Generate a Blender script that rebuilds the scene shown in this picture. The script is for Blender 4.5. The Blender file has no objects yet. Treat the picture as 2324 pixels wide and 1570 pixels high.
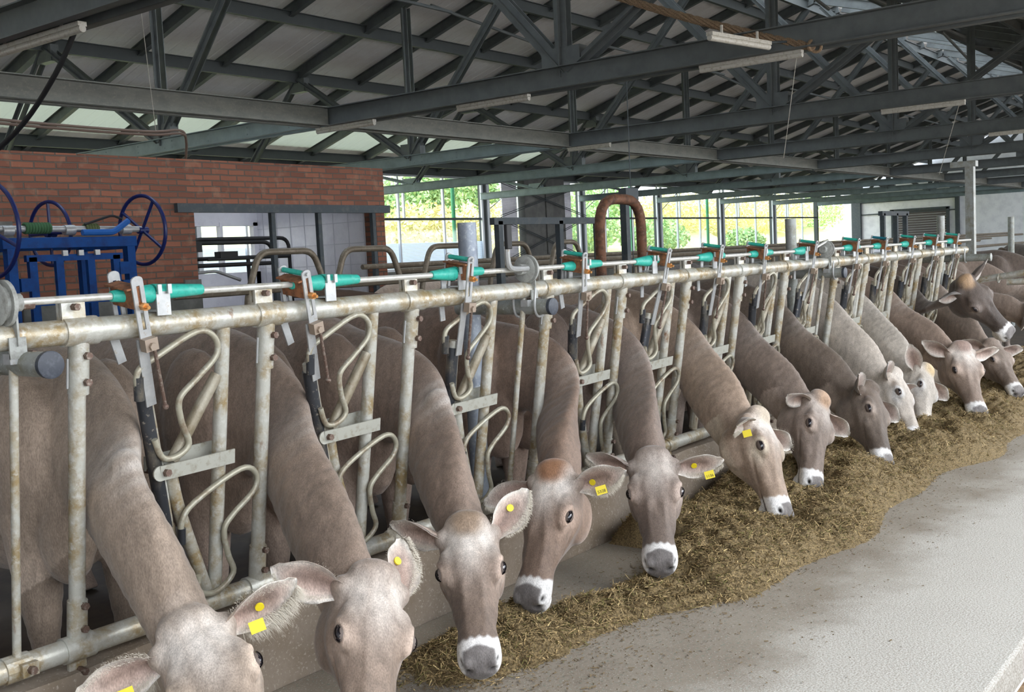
import bpy, bmesh, math, random
import numpy as np
from mathutils import Vector, Matrix, Quaternion
SC = bpy.context.scene
C = bpy.data.collections.new('barn'); SC.collection.children.link(C)
random.seed(7); RNG = np.random.default_rng(7)
PI = math.pi
# ------------------------------------------------------------------ camera
EYE = Vector((0, -2.97, 1.55))
yaw, pit, rol, FPX = math.radians(37.7533), math.radians(4.8094), math.radians(-2.7998), 2425.96
fw = Vector((math.cos(yaw)*math.cos(pit), math.sin(yaw)*math.cos(pit), -math.sin(pit)))
rt = fw.cross(Vector((0, 0, 1))).normalized(); up = rt.cross(fw)
rt, up = rt*math.cos(rol)+up*math.sin(rol), -rt*math.sin(rol)+up*math.cos(rol)
cam = bpy.data.cameras.new('camera'); cam.sensor_width = 36; cam.lens = 36*FPX/2324; cam.clip_end = 400; cam.clip_start = .05
co = bpy.data.objects.new('camera', cam); C.objects.link(co)
co.matrix_world = Matrix((( rt.x, up.x, -fw.x, EYE.x), (rt.y, up.y, -fw.y, EYE.y), (rt.z, up.z, -fw.z, EYE.z), (0, 0, 0, 1)))
SC.camera = co
# ------------------------------------------------------------------ world, light, exposure
w = bpy.data.worlds.new('overcast_sky'); SC.world = w; w.use_nodes = True
nt = w.node_tree; bg = nt.nodes['Background']
tc = nt.nodes.new('ShaderNodeTexCoord'); sx = nt.nodes.new('ShaderNodeSeparateXYZ'); rp = nt.nodes.new('ShaderNodeValToRGB')
nt.links.new(tc.outputs['Generated'], sx.inputs[0]); nt.links.new(sx.outputs['Z'], rp.inputs['Fac'])
rp.color_ramp.elements[0].position = 0.0; rp.color_ramp.elements[0].color = (.95, .97, 1, 1)
rp.color_ramp.elements[1].position = .9; rp.color_ramp.elements[1].color = (.72, .84, 1, 1)
nt.links.new(rp.outputs[0], bg.inputs['Color']); bg.inputs['Strength'].default_value = 4.2
sl = bpy.data.lights.new('hazy_sun', 'SUN'); sl.energy = 2.2; sl.angle = math.radians(35); sl.color = (1, .97, .92)
so = bpy.data.objects.new('hazy_sun', sl); C.objects.link(so); so.rotation_euler = (math.radians(52), 0, math.radians(28))
SC.view_settings.view_transform = 'Standard'; SC.view_settings.look = 'None'; SC.view_settings.gamma = 1
SC.view_settings.exposure = 0.35
# ------------------------------------------------------------------ mesh builder
def V(*a): return Vector(a)
class MB:
    def __init__(s): s.v = []; s.f = []; s.m = []; s.mi = 0
    def add(s, vs, fs):
        b = len(s.v); s.v += [tuple(p) for p in vs]; s.f += [tuple(i+b for i in f) for f in fs]; s.m += [s.mi]*len(fs)
    def box(s, c, d, M=None):
        c = Vector(c); h = Vector(d)/2
        vs = [Vector((x*h.x, y*h.y, z*h.z)) for z in (-1, 1) for y in (-1, 1) for x in (-1, 1)]
        if M: vs = [M @ p for p in vs]
        s.add([p+c for p in vs], [(0,2,3,1),(4,5,7,6),(0,1,5,4),(2,6,7,3),(0,4,6,2),(1,3,7,5)]); return s
    def bar(s, a, b, w, h, upv=(0, 0, 1)):
        a, b = Vector(a), Vector(b); d = (b-a); L = d.length; d.normalize()
        u = Vector(upv); u = (u-d*u.dot(d))
        if u.length < 1e-4: u = Vector((1, 0, 0)) - d*d.x
        u.normalize(); sd = d.cross(u)
        M = Matrix((d, sd, u)).transposed()
        return s.box((a+b)/2, (L, w, h), M)
    def ibeam(s, a, b, w, h, t=.012, upv=(0, 0, 1)):
        a, b = Vector(a), Vector(b); d = (b-a).normalized(); u = Vector(upv); u = (u-d*u.dot(d)).normalized()
        s.bar(a, b, t, h, upv); s.bar(a+u*(h/2-t/2), b+u*(h/2-t/2), w, t, upv); s.bar(a-u*(h/2-t/2), b-u*(h/2-t/2), w, t, upv); return s
    def channel(s, a, b, w, h, t=.01, side=1, upv=(0, 0, 1)):
        a, b = Vector(a), Vector(b); d = (b-a).normalized(); u = Vector(upv); u = (u-d*u.dot(d)).normalized(); sd = d.cross(u)*side
        s.bar(a, b, t, h, upv)
        for k in (-1, 1): s.bar(a+u*k*(h/2-t/2)+sd*w/2, b+u*k*(h/2-t/2)+sd*w/2, w, t, upv)
        return s
    def tube(s, pts, r, n=12, cap=True, closed=False):
        P = [Vector(p) for p in pts]; m = len(P); rs = r if isinstance(r, (list, tuple)) else [r]*m
        T = []
        for i in range(m):
            if closed: t = P[(i+1) % m]-P[i-1]
            else: t = P[min(i+1, m-1)]-P[max(i-1, 0)]
            T.append(t.normalized())
        u = T[0].orthogonal().normalized(); vs = []
        for i in range(m):
            if i: u = (u - T[i]*u.dot(T[i])).normalized()
            b = T[i].cross(u)
            for k in range(n):
                a = 2*PI*k/n; vs.append(P[i]+(u*math.cos(a)+b*math.sin(a))*rs[i])
        fs = []
        for i in range(m if closed else m-1):
            j = (i+1) % m
            for k in range(n): fs.append((i*n+k, i*n+(k+1) % n, j*n+(k+1) % n, j*n+k))
        if cap and not closed: fs += [tuple(range(n))[::-1], tuple((m-1)*n+k for k in range(n))]
        s.add(vs, fs); return s
    def cyl(s, a, b, r, n=14): return s.tube([a, b], r, n)
    def disc(s, c, ax, r, t, n=20):
        ax = Vector(ax).normalized(); return s.tube([Vector(c)-ax*t/2, Vector(c)+ax*t/2], r, n)
    def torus(s, c, ax, R_, r, n=28, k=8):
        ax = Vector(ax).normalized(); u = ax.orthogonal().normalized(); b = ax.cross(u)
        return s.tube([Vector(c)+(u*math.cos(2*PI*i/n)+b*math.sin(2*PI*i/n))*R_ for i in range(n)], r, k, closed=True)
    def ball(s, c, r, n=10, M=None):
        c = Vector(c); r = Vector(r) if not isinstance(r, (int, float)) else Vector((r, r, r)); vs = []; fs = []
        nu, nv = n*2, n
        for i in range(nv+1):
            for j in range(nu):
                th, ph = PI*i/nv, 2*PI*j/nu
                p = Vector((r.x*math.sin(th)*math.cos(ph), r.y*math.sin(th)*math.sin(ph), r.z*math.cos(th)))
                vs.append(c+(M @ p if M else p))
        for i in range(nv):
            for j in range(nu): fs.append((i*nu+j, (i+1)*nu+j, (i+1)*nu+(j+1) % nu, i*nu+(j+1) % nu))
        s.add(vs, fs); return s
    def mesh(s, name):
        me = bpy.data.meshes.new(name); me.from_pydata(s.v, [], s.f)
        if any(s.m): me.polygons.foreach_set('material_index', s.m)
        return me
def obj(name, mb, mat, parent=None, smooth=True, bev=0):
    me = mb.mesh(name) if isinstance(mb, MB) else mb
    for m in (mat if isinstance(mat, (list, tuple)) else [mat]): me.materials.append(m)
    if isinstance(mb, MB):
        bm = bmesh.new(); bm.from_mesh(me); bmesh.ops.recalc_face_normals(bm, faces=bm.faces[:])
        if smooth:
            for f in bm.faces: f.smooth = True
            for e in bm.edges:
                if len(e.link_faces) != 2 or e.calc_face_angle(0) > math.radians(38): e.smooth = False
        bm.to_mesh(me); bm.free()
    o = bpy.data.objects.new(name, me); C.objects.link(o)
    if parent: o.parent = parent; o.matrix_parent_inverse = parent.matrix_world.inverted() if False else Matrix.Translation(-Vector(parent.location))
    if bev:
        b = o.modifiers.new('bevel', 'BEVEL'); b.width = bev; b.segments = 2; b.limit_method = 'ANGLE'
    return o
def tag(o, label, cat, group=None, kind=None):
    if label: o['label'] = label
    if cat: o['category'] = cat
    if group: o['group'] = group
    if kind: o['kind'] = kind
    return o
def empty(name, loc, label, cat, group=None):
    o = bpy.data.objects.new(name, None); C.objects.link(o); o.location = loc; o.empty_display_size = .1
    return tag(o, label, cat, group)
def struct(name, mb, mat, label=None, **k):
    o = obj(name, mb, mat, **k); o['kind'] = 'structure'
    if label: o['label'] = label; 
    o['category'] = name.split('_')[0]
    return o
def smooth_path(P, n=6, closed=False):
    P = [Vector(p) for p in P]; out = []; m = len(P)
    for i in range(m if closed else m-1):
        if closed: p0, p1, p2, p3 = P[i-1], P[i], P[(i+1) % m], P[(i+2) % m]
        else: p0, p1, p2, p3 = P[max(i-1, 0)], P[i], P[i+1], P[min(i+2, m-1)]
        for k in range(n):
            t = k/n; out.append(.5*((2*p1)+(p2-p0)*t+(2*p0-5*p1+4*p2-p3)*t*t+(3*p1-p0-3*p2+p3)*t**3))
    if not closed: out.append(P[-1])
    return out
def fillet(P, r, n=5):
    P = [Vector(p) for p in P]; out = [P[0]]
    for i in range(1, len(P)-1):
        a, b, c = P[i-1], P[i], P[i+1]; d1 = (a-b); d2 = (c-b); rr = min(r, d1.length*.48, d2.length*.48)
        s, e = b+d1.normalized()*rr, b+d2.normalized()*rr
        for k in range(n+1):
            t = k/n; out.append(s*(1-t)**2+b*2*t*(1-t)+e*t*t)
    out.append(P[-1]); return out
# ------------------------------------------------------------------ materials
def mat(name, col, rough=.6, metal=0, noise=None, bump=None, spec=.5, emit=None):
    """noise=(scale, colour2, lo, hi, detail[, stretch]) list allowed; bump=(scale, strength)"""
    m = bpy.data.materials.new(name); m.use_nodes = True; t = m.node_tree; N = t.nodes; L = t.links
    b = N['Principled BSDF']; b.inputs['Roughness'].default_value = rough; b.inputs['Metallic'].default_value = metal
    b.inputs['Specular IOR Level'].default_value = spec
    cd = N.new('ShaderNodeTexCoord'); geo = N.new('ShaderNodeNewGeometry'); cur = None
    rgb = N.new('ShaderNodeRGB'); rgb.outputs[0].default_value = (*col, 1); cur = rgb.outputs[0]
    for nz in (noise or []):
        sc, c2, lo, hi, det = nz[:5]; mp = N.new('ShaderNodeMapping'); L.new(geo.outputs['Position'], mp.inputs[0])
        if len(nz) > 5: mp.inputs['Scale'].default_value = nz[5]
        n = N.new('ShaderNodeTexNoise'); n.inputs['Scale'].default_value = sc; n.inputs['Detail'].default_value = det; n.inputs['Roughness'].default_value = .65
        L.new(mp.outputs[0], n.inputs['Vector'])
        r = N.new('ShaderNodeMapRange'); r.inputs[1].default_value = lo; r.inputs[2].default_value = hi; L.new(n.outputs['Fac'], r.inputs[0])
        mx = N.new('ShaderNodeMix'); mx.data_type = 'RGBA'; L.new(r.outputs[0], mx.inputs[0]); L.new(cur, mx.inputs[6]); mx.inputs[7].default_value = (*c2, 1); cur = mx.outputs[2]
    L.new(cur, b.inputs['Base Color'])
    if bump:
        n = N.new('ShaderNodeTexNoise'); n.inputs['Scale'].default_value = bump[0]; n.inputs['Detail'].default_value = 6; L.new(geo.outputs['Position'], n.inputs['Vector'])
        bp = N.new('ShaderNodeBump'); bp.inputs['Strength'].default_value = bump[1]; bp.inputs['Distance'].default_value = .01
        L.new(n.outputs['Fac'], bp.inputs['Height']); L.new(bp.outputs[0], b.inputs['Normal'])
    if emit: b.inputs['Emission Color'].default_value = (*emit[0], 1); b.inputs['Emission Strength'].default_value = emit[1]
    return m
PIPE = mat('galvanised_pipe', (.50, .50, .45), .42, .35, [(9, (.33, .25, .13), .42, .62, 8), (45, (.62, .62, .58), .5, .75, 4), (16, (.20, .10, .045), .62, .74, 8, (1, 1, .45))], (90, .15))
PIPED = mat('dirty_pipe', (.36, .33, .26), .5, .25, [(8, (.20, .16, .10), .4, .62, 8), (30, (.15, .08, .04), .58, .72, 6)], (90, .2))
DARKP = mat('rubbed_dark_pipe', (.06, .065, .075), .3, .6, [(12, (.22, .2, .16), .5, .7, 6, (1, 1, .4)), (60, (.3, .28, .24), .62, .72, 3)])
ZINC = mat('zinc_plate', (.46, .47, .47), .45, .45, [(25, (.36, .37, .37), .4, .7, 6), (60, (.34, .27, .18), .6, .75, 4)])
BOLT = mat('rusty_bolt', (.14, .09, .07), .6, .5, [(80, (.3, .26, .22), .5, .7, 3)])
RUSTW = mat('rusty_weight', (.30, .12, .05), .75, .1, [(40, (.12, .055, .03), .4, .65, 5)], (80, .3))
BRASS = mat('brass_nut', (.65, .33, .12), .35, .8)
TEAL = mat('teal_plastic', (.03, .42, .33), .45, 0, [(60, (.02, .25, .2), .5, .75, 6), (20, (.12, .5, .42), .55, .75, 3)])
GREY = mat('grey_cast_plastic', (.34, .35, .33), .6, 0, [(40, (.2, .2, .18), .45, .7, 5)])
CAPM = mat('blue_grey_plastic_cap', (.035, .042, .058), .5, 0, [(60, (.07, .08, .10), .5, .7, 4)])
STUB = mat('weathered_zinc_pipe', (.33, .35, .34), .5, .3, [(12, (.22, .22, .17), .42, .65, 7), (90, (.5, .52, .5), .62, .7, 2)])
POSTM = mat('spangled_zinc_post', (.32, .36, .41), .5, .35, [(10, (.2, .23, .28), .4, .66, 7), (50, (.42, .45, .48), .55, .7, 3)])
RODM = mat('worn_steel_rod', (.62, .62, .58), .35, .4, [(25, (.42, .4, .33), .5, .7, 5)])
LOOPM = mat('brown_stained_pipe', (.20, .165, .12), .5, .3, [(14, (.32, .28, .22), .5, .7, 6), (30, (.09, .05, .03), .6, .75, 4)])
RUSTP = mat('rusty_pipe', (.22, .10, .055), .7, .2, [(14, (.10, .05, .03), .42, .62, 7), (25, (.28, .22, .16), .6, .75, 4)])
STEEL = mat('painted_truss_steel', (.118, .130, .128), .55, .1, [(4, (.088, .098, .098), .4, .65, 6), (30, (.12, .13, .12), .66, .75, 5)])
STEELL = mat('greyer_truss_steel', (.20, .255, .265), .55, .1, [(3, (.15, .19, .2), .4, .65, 6), (40, (.27, .30, .29), .6, .75, 5)])
BEAMM = mat('dusty_beam_steel', (.20, .20, .175), .65, .05, [(3, (.14, .145, .13), .4, .65, 7, (1, 1, 3)), (30, (.26, .25, .21), .55, .75, 6)])
PURL = mat('dark_purlin_steel', (.065, .075, .076), .6, .1, [(5, (.075, .085, .085), .45, .7, 5)])
BLUE = mat('blue_painted_steel', (.004, .062, .26), .6, .0, [(8, (.01, .035, .15), .45, .7, 6), (40, (.03, .12, .34), .66, .74, 5)], None, .2)
NAVY = mat('navy_painted_steel', (.008, .018, .12), .35, .0)
BLACK = mat('black_rubber', (.012, .012, .013), .6)
TUBEL = mat('lamp_tube_plastic', (.55, .53, .47), .4, 0, [(30, (.35, .31, .24), .5, .7, 5)])
ROPEM = mat('hemp_rope', (.33, .23, .14), .9, 0, [(120, (.16, .10, .06), .45, .6, 3)], (300, .5))
TAGY = mat('yellow_tag', (.85, .68, .02), .45); INK = mat('tag_ink', (.05, .04, .01), .6)
EYEM = mat('cow_eye', (.012, .010, .014), .06, 0, None, None, .8)
WHITEW = mat('white_tile_panel', (.88, .87, .93), .35, 0, [(3, (.78, .77, .84), .45, .65, 5)])
FRAMEW = mat('white_window_frame', (.78, .82, .88), .4, .1)
GREENP = mat('green_paint', (.05, .28, .12), .5)
HAIRM = mat('pale_ear_hair', (.62, .57, .48), .8)
# roof sheet with fine ribs lives in the mesh; faint grime in the material
ROOFM = mat('insulated_roof_panel', (.82, .80, .78), .7, 0, [(1.2, (.72, .68, .65), .4, .65, 6), (18, (.75, .73, .71), .5, .7, 4)])
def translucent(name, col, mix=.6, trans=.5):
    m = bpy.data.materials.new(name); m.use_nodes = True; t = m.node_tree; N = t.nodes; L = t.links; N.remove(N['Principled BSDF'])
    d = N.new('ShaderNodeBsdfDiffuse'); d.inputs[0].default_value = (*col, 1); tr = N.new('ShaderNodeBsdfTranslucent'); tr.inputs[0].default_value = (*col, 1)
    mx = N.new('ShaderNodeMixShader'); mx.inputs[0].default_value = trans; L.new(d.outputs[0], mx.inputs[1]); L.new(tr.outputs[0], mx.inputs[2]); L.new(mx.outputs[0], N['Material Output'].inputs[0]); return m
GRASSLIT = translucent('grass_light_sheet', (.66, .68, .60), trans=.40)  # green light off the grass outside, put in as a tinted translucent sheet
SKYL = translucent('milky_skylight_sheet', (.85, .88, .9), trans=.6)
def clearish(name, col, k):
    m = translucent(name, col, trans=.8); t = m.node_tree; o = t.nodes['Material Output']; src = o.inputs[0].links[0].from_socket; tr = t.nodes.new('ShaderNodeBsdfTransparent'); mx = t.nodes.new('ShaderNodeMixShader')
    mx.inputs[0].default_value = k; t.links.new(src, mx.inputs[1]); t.links.new(tr.outputs[0], mx.inputs[2]); t.links.new(mx.outputs[0], o.inputs[0]); return m
SKYL = clearish('milky_rooflight', (.92, .94, .95), .7)
POLY = translucent('polycarbonate_sheet', (.80, .86, .95), trans=.6)
def glass():
    m = bpy.data.materials.new('thin_window_glass'); m.use_nodes = True; t = m.node_tree; N = t.nodes; L = t.links; N.remove(N['Principled BSDF'])
    g = N.new('ShaderNodeBsdfGlossy'); g.inputs['Roughness'].default_value = .05; tr = N.new('ShaderNodeBsdfTransparent'); tr.inputs[0].default_value = (.96, .98, .98, 1)
    mx = N.new('ShaderNodeMixShader'); mx.inputs[0].default_value = .06; L.new(tr.outputs[0], mx.inputs[1]); L.new(g.outputs[0], mx.inputs[2]); L.new(mx.outputs[0], N['Material Output'].inputs[0]); return m
GLASS = glass()
def brick():
    m = bpy.data.materials.new('red_brickwork'); m.use_nodes = True; t = m.node_tree; N = t.nodes; L = t.links; b = N['Principled BSDF']; b.inputs['Roughness'].default_value = .9
    g = N.new('ShaderNodeNewGeometry'); sp = N.new('ShaderNodeSeparateXYZ'); L.new(g.outputs['Position'], sp.inputs[0])
    ad = N.new('ShaderNodeMath'); L.new(sp.outputs[0], ad.inputs[0]); L.new(sp.outputs[1], ad.inputs[1])
    cb = N.new('ShaderNodeCombineXYZ'); L.new(ad.outputs[0], cb.inputs[0]); L.new(sp.outputs[2], cb.inputs[1])
    nz0 = N.new('ShaderNodeTexNoise'); nz0.inputs['Scale'].default_value = 2.2; L.new(g.outputs['Position'], nz0.inputs['Vector'])
    vm = N.new('ShaderNodeVectorMath'); vm.operation = 'MULTIPLY_ADD'; L.new(nz0.outputs['Color'], vm.inputs[0]); vm.inputs[1].default_value = (.03, .03, 0); L.new(cb.outputs[0], vm.inputs[2])
    br = N.new('ShaderNodeTexBrick'); L.new(vm.outputs[0], br.inputs['Vector']); br.inputs['Scale'].default_value = 1
    br.inputs['Brick Width'].default_value = .26; br.inputs['Row Height'].default_value = .075; br.inputs['Mortar Size'].default_value = .009; br.inputs['Mortar Smooth'].default_value = .3
    br.inputs['Color1'].default_value = (.33, .13, .078, 1); br.inputs['Color2'].default_value = (.20, .082, .053, 1); br.inputs['Mortar'].default_value = (.14, .11, .09, 1)
    nz = N.new('ShaderNodeTexNoise'); nz.inputs['Scale'].default_value = 7; nz.inputs['Detail'].default_value = 8; L.new(g.outputs['Position'], nz.inputs['Vector'])
    mr = N.new('ShaderNodeMapRange'); mr.inputs[1].default_value = .56; mr.inputs[2].default_value = .9; L.new(nz.outputs['Fac'], mr.inputs[0])
    mx = N.new('ShaderNodeMix'); mx.data_type = 'RGBA'; L.new(mr.outputs[0], mx.inputs[0]); L.new(br.outputs['Color'], mx.inputs[6]); mx.inputs[7].default_value = (.36, .22, .15, 1)
    L.new(mx.outputs[2], b.inputs['Base Color'])
    bp = N.new('ShaderNodeBump'); bp.inputs['Strength'].default_value = .9; bp.inputs['Distance'].default_value = .02; bp.invert = True; L.new(br.outputs['Fac'], bp.inputs['Height'])
    b2 = N.new('ShaderNodeBump'); b2.inputs['Strength'].default_value = .5; b2.inputs['Distance'].default_value = .02; L.new(nz.outputs['Fac'], b2.inputs['Height']); L.new(bp.outputs[0], b2.inputs['Normal'])
    L.new(b2.outputs[0], b.inputs['Normal']); return m
BRICK = brick()
CONC = mat('feed_table_concrete', (.27, .235, .19), .85, 0, [(2.2, (.22, .185, .145), .4, .62, 8), (70, (.16, .18, .14), .55, .66, 4), (140, (.5, .49, .46), .62, .68, 2)], (60, .15))
CONCW = mat('daylit_pale_concrete', (.62, .61, .585), .85, 0, [(3, (.5, .48, .45), .4, .62, 8), (90, (.30, .28, .25), .55, .64, 4), (150, (.78, .78, .76), .6, .68, 2)], (60, .35))
CURBM = mat('curb_concrete', (.25, .205, .16), .9, 0, [(4, (.20, .155, .11), .4, .62, 8), (80, (.38, .33, .27), .58, .68, 3)], (50, .4))
MUD = mat('barn_floor_slurry', (.05, .04, .03), .6, 0, [(4, (.09, .07, .05), .4, .6, 6)])
HAYG = mat('straw_ground', (.32, .22, .12), .95, 0, [(30, (.16, .10, .06), .4, .6, 6), (120, (.5, .38, .22), .6, .7, 3)], (50, 1))
PLAST = mat('grey_render', (.22, .22, .20), .9, 0, [(4, (.15, .15, .135), .4, .6, 6)])
BLOCKW = mat('whitewashed_blockwork', (.88, .90, .93), .85, 0, [(2.5, (.76, .78, .82), .45, .65, 6)], (20, .4))
SHUT = mat('roller_shutter', (.10, .085, .085), .5, .2)
LINT = mat('lintel_steel', (.06, .075, .085), .6, .2, [(10, (.1, .11, .11), .5, .7, 5)])
WOOD = mat('old_wood', (.07, .045, .03), .9)
# ------------------------------------------------------------------ floors
b = MB(); b.box((32, 11.0, -.12), (68, 21.6, .1)); struct('floor', b, MUD, smooth=False)
# one slab; clean outer strip with daylight painted in, inner part stained brown by feed
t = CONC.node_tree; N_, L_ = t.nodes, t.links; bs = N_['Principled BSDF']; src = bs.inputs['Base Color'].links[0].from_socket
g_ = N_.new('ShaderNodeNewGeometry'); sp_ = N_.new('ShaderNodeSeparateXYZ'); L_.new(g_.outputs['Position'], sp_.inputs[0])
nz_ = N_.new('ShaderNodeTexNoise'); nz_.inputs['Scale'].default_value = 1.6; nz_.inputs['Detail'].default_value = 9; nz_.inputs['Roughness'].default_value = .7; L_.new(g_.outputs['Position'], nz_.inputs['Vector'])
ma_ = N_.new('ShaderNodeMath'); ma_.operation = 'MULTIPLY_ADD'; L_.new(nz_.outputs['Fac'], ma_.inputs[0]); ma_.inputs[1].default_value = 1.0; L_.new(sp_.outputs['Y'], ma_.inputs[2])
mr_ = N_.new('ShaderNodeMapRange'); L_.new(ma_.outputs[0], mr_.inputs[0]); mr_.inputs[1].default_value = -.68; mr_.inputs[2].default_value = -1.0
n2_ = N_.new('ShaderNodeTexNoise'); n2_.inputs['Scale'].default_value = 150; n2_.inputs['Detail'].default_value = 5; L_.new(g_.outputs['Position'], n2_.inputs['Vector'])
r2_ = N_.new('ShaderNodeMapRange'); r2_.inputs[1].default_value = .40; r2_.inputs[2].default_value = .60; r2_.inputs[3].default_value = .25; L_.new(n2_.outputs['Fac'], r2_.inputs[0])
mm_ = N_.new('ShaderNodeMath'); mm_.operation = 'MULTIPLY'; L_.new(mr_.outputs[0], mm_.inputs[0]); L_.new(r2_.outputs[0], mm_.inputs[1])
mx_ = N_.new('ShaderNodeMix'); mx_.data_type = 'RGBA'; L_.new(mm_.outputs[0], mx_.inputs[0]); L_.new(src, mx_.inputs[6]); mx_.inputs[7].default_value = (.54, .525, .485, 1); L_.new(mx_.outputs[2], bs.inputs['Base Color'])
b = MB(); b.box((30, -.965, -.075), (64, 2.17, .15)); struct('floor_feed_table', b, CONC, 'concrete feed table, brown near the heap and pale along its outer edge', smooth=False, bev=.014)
b = MB(); b.box((30, -7.3, -.2), (64, 10.5, .1)); struct('floor_straw_ground', b, HAYG, 'straw covered ground below the concrete edge', smooth=False)
# curb under the fence
prof = [(.12, 0), (.115, .10), (.125, .27), (.15, .32), (.30, .33), (.34, .30), (.34, -.1), (.12, -.1)]
b = MB(); xs = np.linspace(-1, 12.2, 60); vs = []; fs = []; n = len(prof)
for x in xs:
    for k, (y, z) in enumerate(prof): vs.append((x, y+(.012*math.sin(x*5+k) if k in (1, 2, 3) else 0), z+(.006*math.sin(x*7+2*k) if 0 < k < 6 else 0)))
for i in range(len(xs)-1):
    for k in range(n): fs.append((i*n+k, (i+1)*n+k, (i+1)*n+(k+1) % n, i*n+(k+1) % n))
fs += [tuple(range(n)), tuple((len(xs)-1)*n+k for k in range(n))[::-1]]
b.add(vs, fs); struct('trim_feed_curb', b, CURBM, 'low brown concrete curb under the bottom rail')
# ------------------------------------------------------------------ roof
YC = -2.97
def RZ(yr):  # underside height of the slope, yr measured from the camera
    return 1.55+9.76-.3*yr if yr >= 11.3 else 1.55+9.76-.3*(22.6-yr)
def RP(x, yr, dz=0): return (x, yr+YC, RZ(yr)+dz)
X0, X1 = -1.4, 64.6
TX = [4.63+6*k for k in range(-1, 11)]
pn = 0
def sheet(y0, y1, m, name='ceiling_panel', xa=X0, xb=X1, dz=.33):
    b = MB(); th = .05; nb = int((xb-xa)/.25); vs = []; fs = []
    a, c = RP(0, y0, dz), RP(0, y1, dz)
    for i in range(nb+1):
        x = xa+(xb-xa)*i/nb
        for dx, h in ((0, 0), (.02, .008), (.05, .008), (.07, 0)):
            for (yy, zz) in ((a[1], a[2]), (c[1], c[2])): vs.append((x+dx, yy, zz+h))
    m_ = len(vs)//2
    for i in range(m_-1): fs.append((2*i, 2*i+1, 2*i+3, 2*i+2))
    k = len(vs); vs += [(xa, a[1], a[2]+th+.03), (xa, c[1], c[2]+th+.03), (xb, a[1], a[2]+th+.03), (xb, c[1], c[2]+th+.03)]; fs.append((k, k+1, k+3, k+2))
    b.add(vs, fs); return struct(name, b, m, 'ribbed roof sheeting seen from below', smooth=False)
sheet(23.9, 22.72, ROOFM); 
sheet(22.72, 20.66, ROOFM, xa=X0, xb=6.6); sheet(22.72, 20.66, GRASSLIT, 'ceiling_grass_light', xa=6.6, xb=30.6); sheet(22.72, 20.66, ROOFM, xa=30.6)
sheet(20.66, 11.45, ROOFM)
sheet(11.5, 8.45, SKYL, 'ceiling_skylight', dz=1.0); sheet(8.75, -1.6, ROOFM)
pur = [23.35, 22.70, 20.66, 18.66, 16.46, 14.4, 12.35, 11.5, 8.75, 6.14, 3.94, 1.94, -.1, -.75]
for i, y in enumerate(pur):
    b = MB(); h = .30 if i in (0, 13) else .25
    b.ibeam(RP(X0, y, .08), RP(X1, y, .08), .10, h, .014)
    tag(obj('purlin', b, PURL, smooth=False), 'dark roof purlin, '+['lowest, on top of the far window wall', 'second up from the far windows', 'third up from the far windows', 'fourth up from the far windows', 'fifth up from the far windows', 'sixth up from the far windows', 'seventh up from the far windows', 'just before the ridge on the window side', 'at the lower edge of the skylight', 'first below the skylight on the feed side', 'second below the skylight on the feed side', 'third below the skylight on the feed side', 'fourth below the skylight on the feed side', 'lowest on the feed side'][i], 'purlin', 'longitudinal roof purlins')
ORDN = ['first', 'second', 'third', 'fourth', 'fifth', 'sixth', 'seventh', 'eighth', 'ninth', 'tenth', 'eleventh', 'twelfth', 'thirteenth', 'fourteenth', 'fifteenth', 'sixteenth', 'seventeenth', 'eighteenth', 'nineteenth', 'twentieth', 'twenty-first', 'twenty-second', 'twenty-third']
xr = 2.63; nr = 0
while xr < 64:
    if min(abs(xr-t) for t in TX) > .5:
        for (ya, yb) in ((23.7, 11.35), (11.25, -1.4)):
            b = MB(); b.ibeam(RP(xr, ya, .21), RP(xr, yb, .21), .11, .22, .012)
            tag(obj('roof_rafter', b, STEEL, smooth=False), ORDN[nr//2]+' dark sloping roof rafter from the near end, '+('window side' if nr % 2 == 0 else 'feed side'), 'rafter', 'sloping roof rafters'); nr += 1
    xr += 2
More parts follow.
